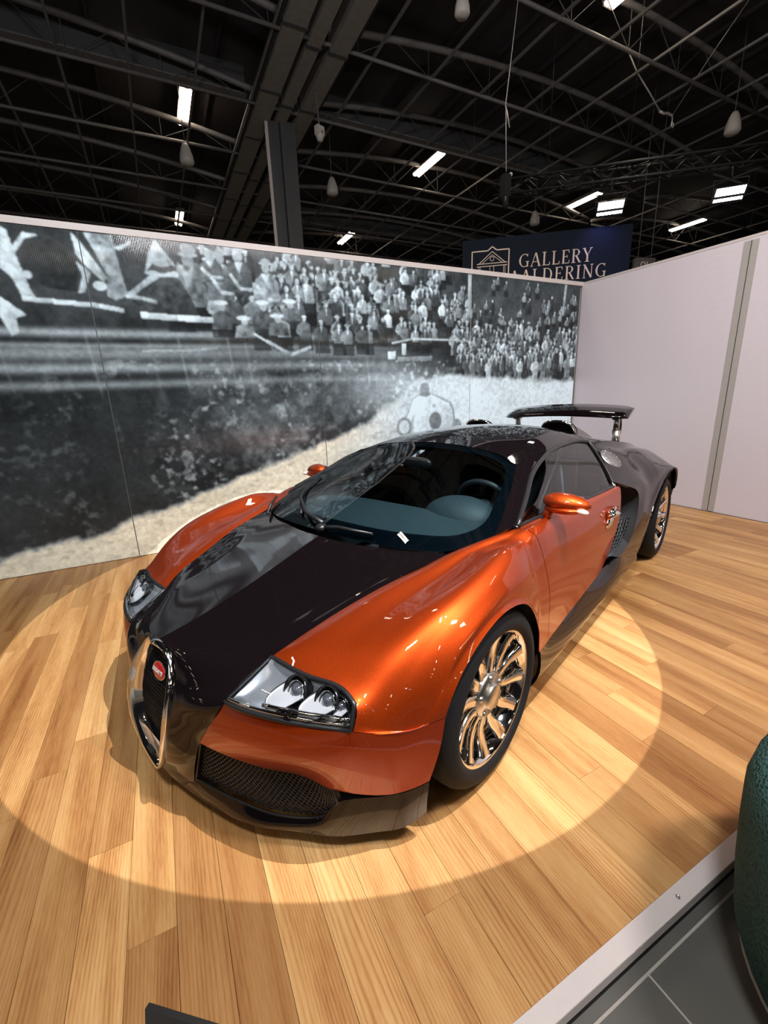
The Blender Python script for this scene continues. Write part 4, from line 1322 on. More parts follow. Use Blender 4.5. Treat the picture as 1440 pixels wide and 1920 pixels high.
def flood(loc, aim, label):
    r = empty('floodlight', loc, label=label, cat='floodlight', group='floodlights under the black truss')
    d = Vector(aim) - Vector(loc)
    r.rotation_euler = (0, 0, math.atan2(d.y, d.x))
    tilt = Euler((0, .75, 0)).to_matrix()
    b = MB().box((-.03, 0, 0), (.06, .46, .26), tilt); b.build('housing', 'truss_black', r)
    for k, hh in ((.045, .12), (-.085, .045)):
        MB().box(tilt @ Vector((.006, 0, k)), (.012, .42, hh), tilt).build('lamp_panel', 'flood_glow', r)
    y = MB(); y.tube([(0, -.25, 0), (0, -.25, .22), (0, .25, .22), (0, .25, 0)], .012, 6); y.tube([(0, 0, .22), (0, 0, .40)], .018, 6)
    y.build('yoke', 'truss_black', r)
lamp('sign_wash', 'SPOT', (7.42, 4.35, 4.75), (7.75, 4.72, 4.05), 30, (.32, .36, 1.0), spot_size=1.5, spot_blend=1.0, shadow_soft_size=.1)
flood((7.29, 4.22, 4.57), (3.8, .5, 2), 'lit floodlight with blue glow above the navy sign')
flood((8.75, 3.02, 4.57), (5.0, -.5, 2), 'lit floodlight at the right end of the truss')

# the hanging sign
A, B = Vector((5.62, 6.40, 4.478)), Vector((8.19, 4.37, 4.478))
sv = B - A; SWd = sv.length
sg = empty('hanging_sign', A, math.atan2(sv.y, sv.x), label='navy hanging sign with gold gallery lettering and house emblem', cat='sign')
SH = 1.28
MB().box((SWd / 2, .03, -SH / 2), (SWd, .05, SH)).build('board', 'navy', sg)
hw = MB()
for sx in (.20, SWd * .5, SWd - .18): hw.tube([(sx, .03, 0), (sx, .03, roofz(5.62 + .784 * sx) - 4.478)], .0025, 5)
hw.build('suspension_wire', 'truss_black', sg)
def textobj(body, size, loc, rot, m, parent, font_w=None, ext=.004, name='lettering', align='LEFT', sx=1.0):
    c = bpy.data.curves.new(name, 'FONT')
    c.body = body; c.size = size; c.extrude = ext; c.align_x = align
    c.space_character = 1.04
    o = bpy.data.objects.new(name, c)
    COL.objects.link(o)
    bpy.context.view_layer.update()
    dg = bpy.context.evaluated_depsgraph_get()
    me = bpy.data.meshes.new_from_object(o.evaluated_get(dg))
    bpy.data.objects.remove(o); bpy.data.curves.remove(c)
    me.materials.clear()
    r = link(name, me, m, parent)
    r.location = loc; r.rotation_euler = rot; r.scale = (sx, 1, 1)
    return r

# serif capitals drawn as strokes (thick stems, thin hairlines, slab serifs)
def serif_text(txt, h, origin, parent, m, name, y=-.004, sp=.10):
    mb = MB(); x = 0
    T, t = .125, .05
    def st(x0, z0, x1, z1, wd):
        a = Vector((x0, 0, z0)); b = Vector((x1, 0, z1)); d = (b - a)
        nn = Vector((d.z, 0, -d.x)).normalized() * wd / 2
        mb.prism([(Vector((x, 0, 0)) + p) * h for p in (a - nn, a + nn, b + nn, b - nn)], (0, y, 0))
    def se(xc, z, wd): st(xc - wd / 2, z, xc + wd / 2, z, .045)
    def arc(cx, cz, rx, rz, a0, a1, wmin, wmax, n=14):
        pr = None
        for i in range(n + 1):
            a = math.radians(a0 + (a1 - a0) * i / n)
            wd = wmin + (wmax - wmin) * abs(math.cos(a)) ** 1.5
            c, s = math.cos(a), math.sin(a)
            q = ((cx + (rx + wd / 2) * c, cz + (rz + wmin / 2) * s), (cx + (rx - wd / 2) * c, cz + (rz - wmin / 2) * s))
            if pr:
                mb.prism([((x + u) * h, 0, v * h) for u, v in (pr[0], q[0], q[1], pr[1])], (0, y, 0))
            pr = q
    for ch in txt:
        if ch == 'A':
            st(.06, 0.02, .36, 1, t); st(.37, 1, .68, .02, T); st(.17, .34, .56, .34, .045); se(.07, .02, .2); se(.68, .02, .26); wd = .76
        elif ch == 'L':
            st(.16, .02, .16, .98, T); se(.16, .98, .30); st(.04, .03, .58, .03, .05); st(.57, .03, .60, .24, .05); wd = .62
        elif ch == 'E':
            st(.16, .02, .16, .98, T); st(.04, .97, .56, .97, .05); st(.04, .03, .60, .03, .05); st(.2, .52, .44, .52, .045)
            st(.55, .97, .57, .78, .05); st(.58, .03, .61, .25, .05); st(.44, .42, .44, .62, .04); wd = .64
        elif ch == 'R':
            st(.16, .02, .16, .98, T); se(.16, .02, .3); st(.04, .97, .38, .97, .05); arc(.36, .74, .20, .22, -90, 90, .05, .12); st(.18, .5, .38, .5, .05)
            st(.36, .5, .64, .02, .12); se(.67, .02, .14); wd = .72
        elif ch == 'Y':
            st(.36, .02, .36, .46, T); se(.36, .02, .3); st(.36, .44, .09, .98, .12); st(.36, .44, .62, .98, t); se(.09, .98, .24); se(.62, .98, .2); wd = .68
        elif ch == 'G':
            arc(.46, .5, .36, .47, 48, 300, .05, .13); st(.70, .03, .70, .40, .11); se(.69, .41, .26); st(.68, .78, .70, .97, .05); arc(.46, .5, .36, .47, 300, 318, .05, .08, 3); wd = .84
        elif ch == 'D':
            st(.16, .02, .16, .98, T); st(.04, .97, .36, .97, .05); st(.04, .03, .36, .03, .05); arc(.34, .5, .36, .47, -90, 90, .05, .13); wd = .80
        elif ch == 'I':
            st(.16, .02, .16, .98, T); se(.16, .02, .3); se(.16, .98, .3); wd = .32
        elif ch == 'N':
            st(.14, .02, .14, .98, t); st(.12, .97, .68, .03, T); st(.68, .02, .68, .98, t); se(.14, .02, .22); se(.12, .98, .2); se(.68, .98, .22); wd = .80
        else: wd = .4
        x += wd + sp
    o = mb.build(name, m, parent)
    o.location = origin
    return o
serif_text('GALLERY', .25, (1.15, 0, -.60), sg, 'gold', 'lettering', sp=.125)
serif_text('AALDERING', .25, (.98, 0, -.90), sg, 'gold', 'lettering', sp=.155)
em = MB()
EZ = [0]
def ln(a, b, wd=.014): em.beam((a[0], -.004, a[1] + EZ[0]), (b[0], -.004, b[1] + EZ[0]), wd, .008, up=(0, 1, 0))
X0, X1, ZT, ZB = .20, .95, -.23, -1.03
ln((X0, ZB), (X0, ZT), .022); ln((X1, ZB), (X1, ZT), .022); ln((X0, ZT), (.52, ZT), .022); ln((.70, ZT), (X1, ZT), .022); ln((.52, ZT), (.61, ZT + .07), .022); ln((.61, ZT + .07), (.70, ZT), .022)
EZ[0] = .19
ln((.34, -.66), (.61, -.44)); ln((.61, -.44), (.88, -.66)); ln((.30, -.66), (.92, -.66)); ln((.30, -.71), (.92, -.71)); ln((.40, -.66), (.61, -.50), .009); ln((.61, -.50), (.82, -.66), .009)
for c, r, n in (((.61, -.575), .04, 14), ((.61, -.98), .14, 24), ((.40, -.98), .05, 14), ((.82, -.98), .05, 14)):
    for i in range(n):
        a, b = 2 * PI * i / n, 2 * PI * (i + 1) / n
        ln((c[0] + r * math.cos(a), c[1] + r * math.sin(a)), (c[0] + r * math.cos(b), c[1] + r * math.sin(b)), .010)
for xx in (.34, .37, .57, .65, .85, .88): ln((xx, -.72), (xx, -1.2), .009)
em.build('emblem', 'gold', sg)

# small unlit exit box far behind the right wall
ex = empty('exit_box', (12.5, 7.0, 4.74), -.36, label='small grey hanging box sign beyond the white wall', cat='sign')
MB().box((0, 0, 0), (.62, .10, .42)).build('box', 'hall_steel', ex)
MB().box((0, -.055, -.15), (.60, .012, .10)).build('red_band', mat('dull_red', (.10, .012, .012), .6), ex)
mk = MB(); mk.lathe([(.055, 0), (.075, 0)], 16, 'Y', (-.06, -.056, .04)); mk.box((.06, -.056, .04), (.025, .006, .15))
mk.build('marking', 'white_print', ex)
MB().tube([(-.2, 0, .2), (-.2, 0, roofz(12.5) - 4.74)], .012, 5).tube([(.2, 0, .2), (.2, 0, roofz(12.5) - 4.74)], .012, 5).build('hanger', 'hall_steel', ex)

# ------------------------------------------------------------------ things in front of the platform
pf = empty('boucle_armchair', (.77, -1.915, TILE_Z), label='teal boucle upholstered armchair at the right edge in front of the platform', cat='armchair')
MB().lathe([(0, .045), (.325, .045), (.365, .07), (.395, .15), (.41, .28), (.42, .42), (.424, .52), (.415, .575), (.385, .61), (.33, .622), (.28, .60), (.25, .54), (.23, .46), (.0, .44)], 48).build('upholstered_shell', 'teal', pf)
MB().tube([(.372 * math.cos(a), .372 * math.sin(a), .085) for a in [2 * PI * i / 48 for i in range(48)]], .005, 6, closed=True).build('piping', mat('pale_piping', (.30, .29, .25), .7), pf)
MB().lathe([(0, 0), (.30, 0), (.31, .05), (0, .05)], 30).build('plinth', 'matte_black', pf)
cs = MB().ell((0, 0, 0), (.17, .15, .065), 20, 10, e=.7).build('seat_cushion', mat('pale_cushion', (.62, .60, .55), .8, nscale=120, bump=.3), pf)
cs.location = (-.10, .02, .575); cs.rotation_euler = (.2, .1, .3)

st = empty('info_stand', (-.62, -1.66, TILE_Z), label='black framed information stand at the bottom left edge', cat='sign stand')
# lectern board: top edge runs from the corner seen at bottom left
ca, cu_, cv_ = Vector((-.684, -1.594, .922)), Vector((.774, -.633, 0)), Vector((-.633, -.774, 0)) * .22 + Vector((0, 0, -1.0))
cv_.normalize(); cn_ = cu_.cross(cv_).normalized()
if cn_.y > 0: cn_ = -cn_
Rm = Matrix((cu_, cv_, cn_)).transposed()
off = Vector((-.62, -1.66, TILE_Z))
def brd(u0, u1, v0, v1, n0, n1, name, m, par):
    c = ca + cu_ * (u0 + u1) / 2 + cv_ * (v0 + v1) / 2 + cn_ * (n0 + n1) / 2 - off
    return MB().box(c, (u1 - u0, v1 - v0, n1 - n0), Rm).build(name, m, par)
fr = brd(0, .30, 0, .42, -.005, 0, 'board', 'black_plastic', st)
brd(.006, .294, .024, .39, 0, .0012, 'printed_sheet', mat('lilac_grey_sheet', (.20, .18, .22), .5), st)
MB().box((.05, -.06, .48), (.05, .03, .90)).build('post', 'black_plastic', st)
MB().box((.02, -.10, .01), (.34, .30, .02)).build('foot', 'black_plastic', st)

# shapes of the mural print, in wall metres (x along the wall, z up)
ROAD_EDGE = [(-2.93, -0.25), (-1.997, 0.142), (-1.616, 0.238), (-1.3, 0.255), (-0.948, 0.356), (-0.674, 0.419), (-0.278, 0.553), (0.146, 0.695), (0.685, 0.84), (0.982, 0.919), (1.492, 1.115), (1.766, 1.281), (2.011, 1.399), (2.139, 1.584), (2.951, 1.616), (3.173, 1.58), (4.861, 1.518), (4.9, 1.518)]
MURAL_POLYS = [
    ([(-1.451, 2.751), (-1.419, 2.727), (-1.386, 2.519), (-1.349, 2.317), (-1.321, 2.259), (-1.404, 2.239), (-1.449, 2.398), (-1.511, 2.465)], 0.62, 0.25),
    ([(-1.487, 2.58), (-1.404, 2.617), (-1.319, 2.725), (-1.218, 2.715), (-1.315, 2.683), (-1.394, 2.575), (-1.493, 2.551)], 0.68, 0.25),
    ([(-1.293, 2.6), (-1.154, 2.7), (-1.05, 2.609), (-0.993, 2.539), (-1.047, 2.321), (-1.224, 2.34), (-1.371, 2.404)], 0.035, 0.25),
    ([(-1.008, 2.76), (-0.951, 2.693), (-0.886, 2.579), (-0.807, 2.447), (-0.842, 2.413), (-0.929, 2.499), (-0.996, 2.599)], 0.52, 0.25),
    ([(-0.923, 2.77), (-0.722, 2.771), (-0.707, 2.549), (-0.678, 2.313), (-0.776, 2.275), (-0.832, 2.303), (-0.804, 2.463), (-0.872, 2.656)], 0.36, 0.5),
    ([(-0.73, 2.679), (-0.642, 2.711), (-0.599, 2.746), (-0.596, 2.716), (-0.688, 2.66)], 0.62, 0.25),
    ([(-0.522, 2.501), (-0.472, 2.665), (-0.408, 2.775), (-0.294, 2.618), (-0.268, 2.571), (-0.346, 2.597), (-0.443, 2.596)], 0.42, 0.25),
    ([(-0.265, 2.588), (-0.082, 2.621), (-0.068, 2.47), (-0.067, 2.28), (-0.219, 2.323), (-0.26, 2.506)], 0.15, 0.5),
    ([(-0.253, 2.614), (-0.181, 2.529), (-0.118, 2.609), (-0.156, 2.464), (-0.198, 2.41)], 0.3, 0.25),
    ([(-0.678, 2.313), (-0.476, 2.489), (-0.263, 2.489), (-0.169, 2.309), (-0.132, 2.189), (-0.342, 2.18), (-0.572, 2.187)], 0.055, 0.5),
    ([(-0.7, 2.319), (-0.475, 2.497), (-0.413, 2.478), (-0.575, 2.368), (-0.649, 2.298)], 0.38, 0.4),
    ([(-1.012, 2.553), (-0.944, 2.498), (-0.92, 2.469), (-0.989, 2.325), (-1.034, 2.314), (-0.981, 2.449)], 0.45, 0.25),
    ([(-1.554, 2.26), (-1.489, 2.204), (-1.412, 2.133), (-1.483, 2.107), (-1.487, 1.993), (-1.536, 1.976), (-1.582, 2.125)], 0.6, 0.25),
    ([(-0.044, 2.316), (0.005, 2.557), (0.077, 2.626), (0.15, 2.633), (0.204, 2.551), (0.206, 2.33)], 0.16, 0.5),
    ([(0.067, 2.617), (0.14, 2.623), (0.1, 2.521)], 0.55, 0.1),
    ([(0.125, 2.361), (0.173, 2.595), (0.245, 2.664), (0.321, 2.671), (0.378, 2.591), (0.383, 2.377)], 0.1, 0.5),
    ([(0.235, 2.654), (0.31, 2.661), (0.271, 2.562)], 0.55, 0.1),
    ([(0.363, 2.285), (0.409, 2.517), (0.484, 2.584), (0.564, 2.59), (0.626, 2.512), (0.636, 2.299)], 0.28, 0.5),
    ([(0.473, 2.575), (0.553, 2.581), (0.513, 2.483)], 0.55, 0.1),
    ([(-0.112, 2.467), (-0.075, 2.609), (-0.008, 2.652), (0.063, 2.659), (0.12, 2.613), (0.131, 2.485)], 0.12, 0.5),
    ([(-0.018, 2.647), (0.054, 2.653), (0.019, 2.592)], 0.55, 0.1),
    ([(-0.031, 2.068), (-0.005, 2.204), (0.074, 2.248), (0.153, 2.211), (0.156, 2.074)], 0.08, 0.5),
    ([(0.35, 2.08), (0.376, 2.221), (0.46, 2.267), (0.547, 2.229), (0.553, 2.086)], 0.08, 0.5),
    ([(0.166, 2.0), (0.188, 2.103), (0.269, 2.136), (0.354, 2.108), (0.362, 2.005)], 0.2, 0.5),
    ([(0.485, 2.027), (0.507, 2.133), (0.592, 2.167), (0.683, 2.139), (0.694, 2.032)], 0.12, 0.5),
    ([(0.623, 2.165), (0.644, 2.271), (0.73, 2.306), (0.824, 2.28), (0.836, 2.174)], 0.15, 0.5),
    ([(1.812, 1.896), (1.912, 1.897), (1.91, 1.81), (1.809, 1.81)], 0.65, 0.1),
    ([(1.993, 1.984), (2.053, 1.985), (2.05, 1.861), (1.995, 1.86)], 0.6, 0.1),
    ([(4.733, 1.82), (4.848, 1.836), (4.861, 1.726), (4.745, 1.711)], 0.5, 0.25),
]
MURAL_ELLS = [
    ((-0.4, 2.508, 0.13, 0.026), 0.46, 0.2),
    ((-0.385, 2.558, 0.075, 0.049), 0.07, 0.2),
    ((-0.38, 2.586, 0.069, 0.023), 0.34, 0.2),
    ((-0.166, 2.638, 0.052, 0.057), 0.3, 0.3),
    ((-0.16, 2.68, 0.087, 0.023), 0.4, 0.2),
    ((-0.154, 2.721, 0.069, 0.046), 0.3, 0.2),
    ((-0.87, 2.38, 0.054, 0.038), 0.6, 0.2),
    ((-1.347, 2.428, 0.032, 0.03), 0.62, 0.2),
    ((0.11, 2.672, 0.036, 0.044), 0.36, 0.3),
    ((0.115, 2.715, 0.066, 0.015), 0.45, 0.2),
    ((0.117, 2.732, 0.044, 0.027), 0.32, 0.3),
    ((0.279, 2.708, 0.037, 0.045), 0.36, 0.3),
    ((0.283, 2.75, 0.069, 0.015), 0.45, 0.2),
    ((0.285, 2.766, 0.046, 0.028), 0.32, 0.3),
    ((0.518, 2.628, 0.04, 0.047), 0.36, 0.3),
    ((0.523, 2.669, 0.071, 0.016), 0.45, 0.2),
    ((0.524, 2.686, 0.048, 0.028), 0.32, 0.3),
    ((0.022, 2.68, 0.036, 0.044), 0.36, 0.3),
    ((0.025, 2.706, 0.065, 0.015), 0.45, 0.2),
    ((0.026, 2.716, 0.043, 0.027), 0.32, 0.3),
    ((0.077, 2.266, 0.031, 0.036), 0.36, 0.3),
    ((0.072, 2.303, 0.067, 0.022), 0.58, 0.2),
    ((0.462, 2.286, 0.034, 0.037), 0.36, 0.3),
    ((0.456, 2.325, 0.073, 0.022), 0.58, 0.2),
    ((0.27, 2.15, 0.033, 0.037), 0.36, 0.3),
    ((0.264, 2.178, 0.07, 0.023), 0.58, 0.2),
    ((0.594, 2.182, 0.035, 0.038), 0.36, 0.3),
    ((0.586, 2.211, 0.075, 0.022), 0.58, 0.2),
    ((0.732, 2.321, 0.036, 0.038), 0.36, 0.3),
    ((0.724, 2.35, 0.076, 0.023), 0.58, 0.2),
]
MURAL_STROKES = [
    ([(-1.414, 2.253), (-1.216, 2.242), (-0.905, 2.227), (-0.728, 2.196)], 0.035, 0.55),
    ([(-0.607, 2.168), (-0.311, 2.155), (-0.012, 2.15)], 0.05, 0.58),
    ([(-0.638, 1.87), (-0.317, 1.873), (-0.006, 1.905)], 0.025, 0.34),
    ([(-0.693, 2.312), (-0.569, 2.303), (-0.46, 2.276)], 0.03, 0.4),
    ([(0.018, 2.515), (0.092, 2.39), (0.203, 2.384)], 0.03, 0.42),
    ([(0.186, 2.555), (0.265, 2.434), (0.379, 2.429)], 0.03, 0.42),
    ([(0.424, 2.476), (0.51, 2.356), (0.631, 2.35)], 0.03, 0.42),
    ([(-0.061, 2.585), (0.018, 2.515), (0.126, 2.515)], 0.03, 0.42),
    ([(0.346, 2.042), (0.688, 1.844)], 0.018, 0.42),
    ([(0.461, 1.977), (0.704, 1.851)], 0.03, 0.4),
    ([(0.704, 1.851), (0.918, 1.931)], 0.03, 0.4),
    ([(2.944, 2.77), (2.946, 2.316)], 0.045, 0.36),
    ([(4.562, 2.773), (4.537, 2.385)], 0.04, 0.32),
    ([(1.865, 1.982), (2.152, 2.037), (2.942, 2.028)], 0.02, 0.45),
    ([(1.934, 1.81), (2.403, 1.825)], 0.05, 0.22),
]
RACER_POLYS = [
    ([(1.893, 0.981), (1.918, 1.098), (2.034, 1.182), (2.067, 1.256), (2.12, 1.376), (2.262, 1.435), (2.393, 1.432), (2.554, 1.367), (2.679, 1.313), (2.729, 1.215), (2.759, 1.037), (2.753, 0.922)], 0.4, 0.12),
    ([(1.924, 0.984), (1.943, 1.085), (2.055, 1.16), (2.089, 1.239), (2.139, 1.357), (2.269, 1.414), (2.383, 1.41), (2.534, 1.343), (2.654, 1.297), (2.7, 1.211), (2.727, 1.039), (2.717, 0.93)], 0.74, 0.12),
    ([(2.089, 1.239), (2.139, 1.357), (2.269, 1.414), (2.383, 1.389), (2.37, 1.06), (2.329, 0.956), (2.131, 0.97)], 0.8, 0.12),
    ([(2.399, 1.361), (2.551, 1.328), (2.637, 1.242), (2.657, 0.934), (2.534, 0.942), (2.551, 1.106), (2.449, 1.222), (2.371, 1.143)], 0.7, 0.12),
    ([(2.067, 0.974), (2.12, 1.184), (2.152, 1.182), (2.131, 0.97)], 0.55, 0.12),
    ([(2.717, 0.93), (2.716, 1.068), (2.798, 1.035), (2.818, 0.923)], 0.5, 0.12),
]
RACER_ELLS = [
    ((2.005, 1.041, 0.115, 0.124), 0.26, 0.3),
    ((2.005, 1.041, 0.076, 0.086), 0.58, 0.3),
    ((2.774, 0.984, 0.087, 0.127), 0.28, 0.3),
    ((2.448, 1.097, 0.124, 0.134), 0.6, 0.2),
    ((2.448, 1.089, 0.1, 0.117), 0.17, 0.4),
    ((2.426, 1.273, 0.033, 0.027), 0.45, 0.2),
    ((2.295, 1.472, 0.072, 0.079), 0.3, 0.3),
    ((2.296, 1.525, 0.055, 0.026), 0.3, 0.3),
    ((2.301, 1.413, 0.085, 0.032), 0.25, 0.3),
]

# ------------------------------------------------------------------ printed mural on the back wall (flat print: colour per vertex)
MX0, MX1, MZ0, MZ1 = -2.93, 4.845, .004, 2.785
RES = .0068
nx, nz = int((MX1 - MX0) / RES), int((MZ1 - MZ0) / RES)
gx = np.linspace(MX0, MX1, nx); gz = np.linspace(MZ0, MZ1, nz)
X, Z = np.meshgrid(gx, gz)
rg = np.random.default_rng(5)


def vnoise(cell, seed=0, ax=1.0):
    r = np.random.default_rng(seed)
    w_, h_ = int((MX1 - MX0) / (cell * ax)) + 3, int((MZ1 - MZ0) / cell) + 3
    g = r.random((h_, w_))
    u = (X - MX0) / (cell * ax); v = (Z - MZ0) / cell
    i = v.astype(int); j = u.astype(int); fu = u - j; fv = v - i
    fu = fu * fu * (3 - 2 * fu); fv = fv * fv * (3 - 2 * fv)
    return (g[i, j] * (1 - fu) + g[i, j + 1] * fu) * (1 - fv) + (g[i + 1, j] * (1 - fu) + g[i + 1, j + 1] * fu) * fv


def fbm(cell, n=4, seed=0, ax=1.0):
    a = 0; t = 0
    for k in range(n):
        w_ = .55 ** k
        a = a + vnoise(cell / 2 ** k, seed + k * 17, ax) * w_; t += w_
    return a / t


def sm(a, b, v): t = np.clip((v - a) / (b - a), 0, 1); return t * t * (3 - 2 * t)


def sd_poly(P):
    """boolean inside mask with its bounding slice"""
    P = np.array(P, float)
    x0, x1 = P[:, 0].min(), P[:, 0].max(); z0, z1 = P[:, 1].min(), P[:, 1].max()
    j0, j1 = np.searchsorted(gx, [x0, x1]); i0, i1 = np.searchsorted(gz, [z0, z1])
    sx, sz = X[i0:i1, j0:j1], Z[i0:i1, j0:j1]
    ins = np.zeros(sx.shape, bool)
    n = len(P)
    for k in range(n):
        a, b = P[k], P[(k + 1) % n]
        if abs(a[1] - b[1]) < 1e-9: continue
        c = ((a[1] > sz) != (b[1] > sz)) & (sx < (b[0] - a[0]) * (sz - a[1]) / (b[1] - a[1]) + a[0])
        ins ^= c
    return (slice(i0, i1), slice(j0, j1)), ins


T = np.zeros(X.shape)                     # tone 0..1
TW = np.zeros(X.shape)                    # warmth
NF = fbm(.10, 4, 3); NM = fbm(.35, 4, 9); NL = fbm(1.1, 3, 21)
NV = fbm(.045, 2, 77)


def poly(P, tone, grain=.25, soft=1.0):
    sl, ins = sd_poly(P)
    P_ = np.array(P, float); (x0, z0), (x1, z1) = P_.min(0), P_.max(0)
    sx, sz = X[sl], Z[sl]
    shade = 1 + .45 * ((sz - z0) / max(z1 - z0, 1e-6) - .55) - .5 * ((sx - x0) / max(x1 - x0, 1e-6) - .5)
    t = tone * shade * (1 + grain * 1.6 * (NV[sl] - .5) * 2)
    T[sl] = np.where(ins, T[sl] * (1 - soft) + t * soft, T[sl])


def ell_(cx, cz, rx, rz, tone, grain=.25, soft=1.0, shade=.0):
    j0, j1 = np.searchsorted(gx, [cx - rx, cx + rx]); i0, i1 = np.searchsorted(gz, [cz - rz, cz + rz])
    sl = (slice(i0, i1), slice(j0, j1))
    d = ((X[sl] - cx) / rx) ** 2 + ((Z[sl] - cz) / rz) ** 2
    a = (1 - sm(.72, 1.0, d)) * soft
    t = tone * (1 + grain * (NF[sl] - .5) * 2 + shade * (X[sl] - cx) / rx)
    T[sl] = T[sl] * (1 - a) + t * a


def stroke(P, wd, tone, soft=1.0):
    P = [np.array(p, float) for p in P]
    for a, b in zip(P[:-1], P[1:]):
        d = b - a; L = np.linalg.norm(d); n = np.array((-d[1], d[0])) / max(L, 1e-6) * wd / 2
        poly([a + n, b + n, b - n, a - n], tone, .2, soft)


# ground tones: dark trees above, dark hedges in the middle, pale road below
T[:] = .012 + .06 * NM * sm(1.9, 2.4, Z) + .05 * np.clip(NF - .35, 0, 1)
edge_pts = np.array(ROAD_EDGE)
road_z = np.interp(gx, edge_pts[:, 0], edge_pts[:, 1])[None, :] + (NF - .5) * .10 + (NM - .5) * .05
bank = sm(.0, .55, Z - road_z) * 1.0
T[:] = np.where(Z < 1.72, .010 + .14 * np.clip(NF - .45, 0, 1) * 2.2 * sm(-1.2, .8, X) + .03 * NM, T)
# scattered bright leaves in the hedge
lf = sm(.52, .80, fbm(.05, 3, 40)) * (Z < 1.80) * sm(.35, .62, fbm(.5, 3, 88))
T[:] += lf * (.04 + .26 * sm(-1.6, .2, X)) * (.4 + NL)
dust = np.exp(-((X - .35) / .55) ** 2 - ((Z - 1.25) / .45) ** 2)
T += .07 * dust * NM * 1.5
hz = np.exp(-((X - 1.9) / .55) ** 2 - ((Z - 1.50) / .25) ** 2)
T += .35 * hz * (.6 + .6 * NM)
# fence rails and blurred terrace bands
for zc, wd, tn in ((2.02, .030, .30), (1.92, .018, .16), (1.86, .05, .20), (1.74, .035, .22), (1.60, .03, .15)):
    T += tn * np.exp(-((Z - zc - .01 * np.sin(X * 1.3)) / wd) ** 2) * (1 - sm(1.2, 2.2, X)) * (.5 + NL)
for k in range(13):
    xk = -2.1 + k * .30 + rg.uniform(-.14, .14)
    if xk < 1.6: T += rg.uniform(.02, .08) * np.exp(-((X - xk - (Z - 1.75) * -.08) / .010) ** 2) * sm(1.45, 1.6, Z) * (1 - sm(1.95, 2.05, Z))


def person(x, z, h, tone, hat=None, seed=0, lean=0.0, legs=True):
    r = random.Random(seed)
    w_ = h * r.uniform(.30, .42)
    lt = tone * r.uniform(.7, 1.3)
    poly([(x - w_ * .62, z - .01), (x - w_ * .55, z + h * .76), (x - w_ * .2, z + h * 1.03), (x + w_ * .2, z + h * 1.03), (x + w_ * .56, z + h * .76), (x + w_ * .62, z - .01)], .018, .1, .75)
    if legs:
        poly([(x - w_ * .42, z), (x - w_ * .36, z + h * .45), (x + w_ * .36, z + h * .45), (x + w_ * .40, z), (x + w_ * .08, z), (x, z + h * .3), (x - w_ * .1, z)], lt * r.choice((.45, .8, 1.1)), .3)
    poly([(x - w_ * .5, z + h * .36), (x - w_ * .46 + lean, z + h * .74), (x - w_ * .14 + lean, z + h * .83), (x + w_ * .14 + lean, z + h * .83), (x + w_ * .46 + lean, z + h * .74), (x + w_ * .52, z + h * .36)], lt, .35)
    if r.random() < .6:
        poly([(x - w_ * .08 + lean, z + h * .81), (x + w_ * .08 + lean, z + h * .81), (x + lean, z + h * .58)], min(.75, lt * 2.6 + .2), .1)
    stroke([(x - w_ * .46 + lean, z + h * .72), (x - w_ * .66, z + h * .5), (x - w_ * .25, z + h * .42)], h * .075, lt * 1.5)
    ell_(x + lean, z + h * .905, h * .062, h * .085, r.uniform(.32, .50), .2, 1, .35)
    if hat is None: hat = r.choice(('cap', 'brim', 'brim', 'dark', None))
    if hat == 'brim':
        ell_(x + lean, z + h * .965, h * .115, h * .022, r.uniform(.35, .65)); ell_(x + lean, z + h * .985, h * .066, h * .05, r.uniform(.15, .55))
    elif hat == 'cap': ell_(x + lean * 1.1, z + h * .965, h * .085, h * .040, r.uniform(.45, .75))
    elif hat == 'dark': ell_(x + lean, z + h * .965, h * .07, h * .05, .06)


# crowds, far rows first
def crowd(n, xa, xb, za, zb, h0, h1, t0, t1, seed, legs=False):
    r = random.Random(seed)
    lst = sorted(((r.uniform(0, 1), r.uniform(xa, xb)) for _ in range(n)), reverse=True)
    for k, (d, x) in enumerate(lst):
        f = (x - xa) / (xb - xa)
        person(x, za + (zb - za) * d + r.uniform(-.01, .01), h0 + (h1 - h0) * f, t0 + (t1 - t0) * r.random() ** 1.8, seed=seed * 100 + k, legs=legs)
crowd(90, .1, 3.0, 2.10, 2.66, .30, .24, .05, .50, 1)
crowd(70, .6, 2.95, 2.00, 2.40, .34, .25, .05, .55, 2)
crowd(90, 2.7, 4.84, 1.66, 2.02, .28, .30, .04, .42, 3, True)
crowd(60, 2.8, 4.84, 1.54, 1.70, .28, .32, .05, .50, 4, True)
crowd(40, 3.0, 4.8, 2.15, 2.62, .16, .18, .05, .34, 8)
crowd(26, -.2, 1.3, 2.02, 2.34, .46, .34, .05, .45, 5)
crowd(14, -.6, .6, 1.97, 2.12, .50, .40, .05, .40, 6)
crowd(26, .4, 2.6, 1.86, 2.02, .34, .26, .04, .30, 9)
for P, tone, gr in MURAL_POLYS: poly(P, tone, gr)
for c, tone, gr in MURAL_ELLS: ell_(c[0], c[1], c[2], c[3], tone, gr)
for P, wd, tone in MURAL_STROKES: stroke(P, wd, tone)

# road
rm = 1 - sm(-.035, .05, Z - road_z)
rt = .58 + .15 * (fbm(.22, 4, 55, 2.5) - .5) * 2 + .10 * sm(1.5, 2.6, X) - .16 * sm(.66, .80, fbm(.05, 2, 66, 2.0)) * (X < 2.2)
rt = rt * (1 - .22 * sm(.25, 0, Z) * 0)
T[:] = T * (1 - rm) + np.clip(rt, .1, .9) * rm
TW[:] = rm * (1 - sm(.7, 2.2, X)) + .0
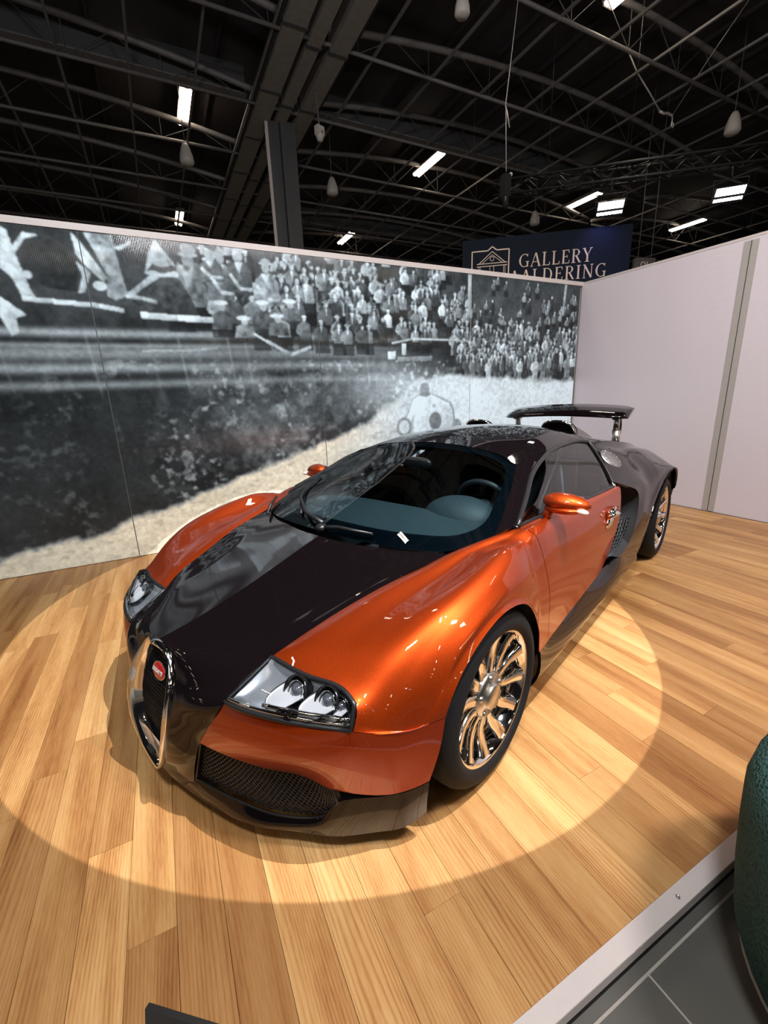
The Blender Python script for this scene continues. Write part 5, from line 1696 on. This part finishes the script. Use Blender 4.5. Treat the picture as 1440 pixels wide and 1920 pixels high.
# the white racing car on the road and its driver
for P, tone, gr in RACER_POLYS: poly(P, tone, gr)
for c, tone, gr in RACER_ELLS: ell_(c[0], c[1], c[2], c[3], tone, gr)
# reddish earth on the bank
red = np.exp(-((X - .45) / .8) ** 2 - ((Z - 1.02) / .12) ** 2) * .6
for _ in range(2):                        # soften the print a little, then add its grain
    Tb = T.copy()
    Tb[1:-1, 1:-1] = (T[1:-1, 1:-1] * 2 + T[:-2, 1:-1] + T[2:, 1:-1] + T[1:-1, :-2] + T[1:-1, 2:]) / 6
    T = Tb
T = T * (.72 + .56 * fbm(.03, 3, 123)) * (1 + .25 * (fbm(.25, 3, 321) - .5)) * 1.22
T = np.clip(T, .005, .88)
colr = np.stack([T * (.83 + .22 * TW + .40 * red), T * (1.0 + .02 * TW), T * (1.10 - .26 * TW - .1 * red), np.ones_like(T)], -1)
# panel joints
SEAMS = [-2.93, -.961, 1.004, 2.970, 4.845]
for a, b in zip(SEAMS[:-1], SEAMS[1:]):
    j0, j1 = np.searchsorted(gx, [a - 1e-6, b + 1e-6])
    cx = gx[j0:j1].copy(); cx[0] = a + .0012; cx[-1] = b - .0012
    n_, m_ = nz, len(cx)
    V = np.empty((n_, m_, 3), np.float32)
    V[..., 0] = cx[None, :]; V[..., 1] = 2.688 - .0135 - (0 if a < 2 else 0); V[..., 2] = gz[:, None]
    me = bpy.data.meshes.new('mural_panel')
    idx = np.arange(n_ * m_, dtype=np.int32).reshape(n_, m_)
    F = np.stack([idx[:-1, :-1], idx[:-1, 1:], idx[1:, 1:], idx[1:, :-1]], -1).reshape(-1, 4)
    me.vertices.add(n_ * m_); me.vertices.foreach_set('co', V.ravel())
    me.loops.add(F.size); me.loops.foreach_set('vertex_index', F.ravel())
    me.polygons.add(len(F)); me.polygons.foreach_set('loop_start', np.arange(0, F.size, 4, dtype=np.int32))
    me.update(calc_edges=True)
    ca_ = me.color_attributes.new('print', 'FLOAT_COLOR', 'POINT')
    ca_.data.foreach_set('color', colr[:, j0:j1].astype(np.float32).ravel())
    me.materials.append(M['mural'])
    link('mural_panel', me, None, wb)
    if a > -2.9: MB().box((a, 2.676, 1.39), (.007, .004, 2.76)).build('panel_joint', 'seam_tape' if a > 2 else 'column_dark', wb)
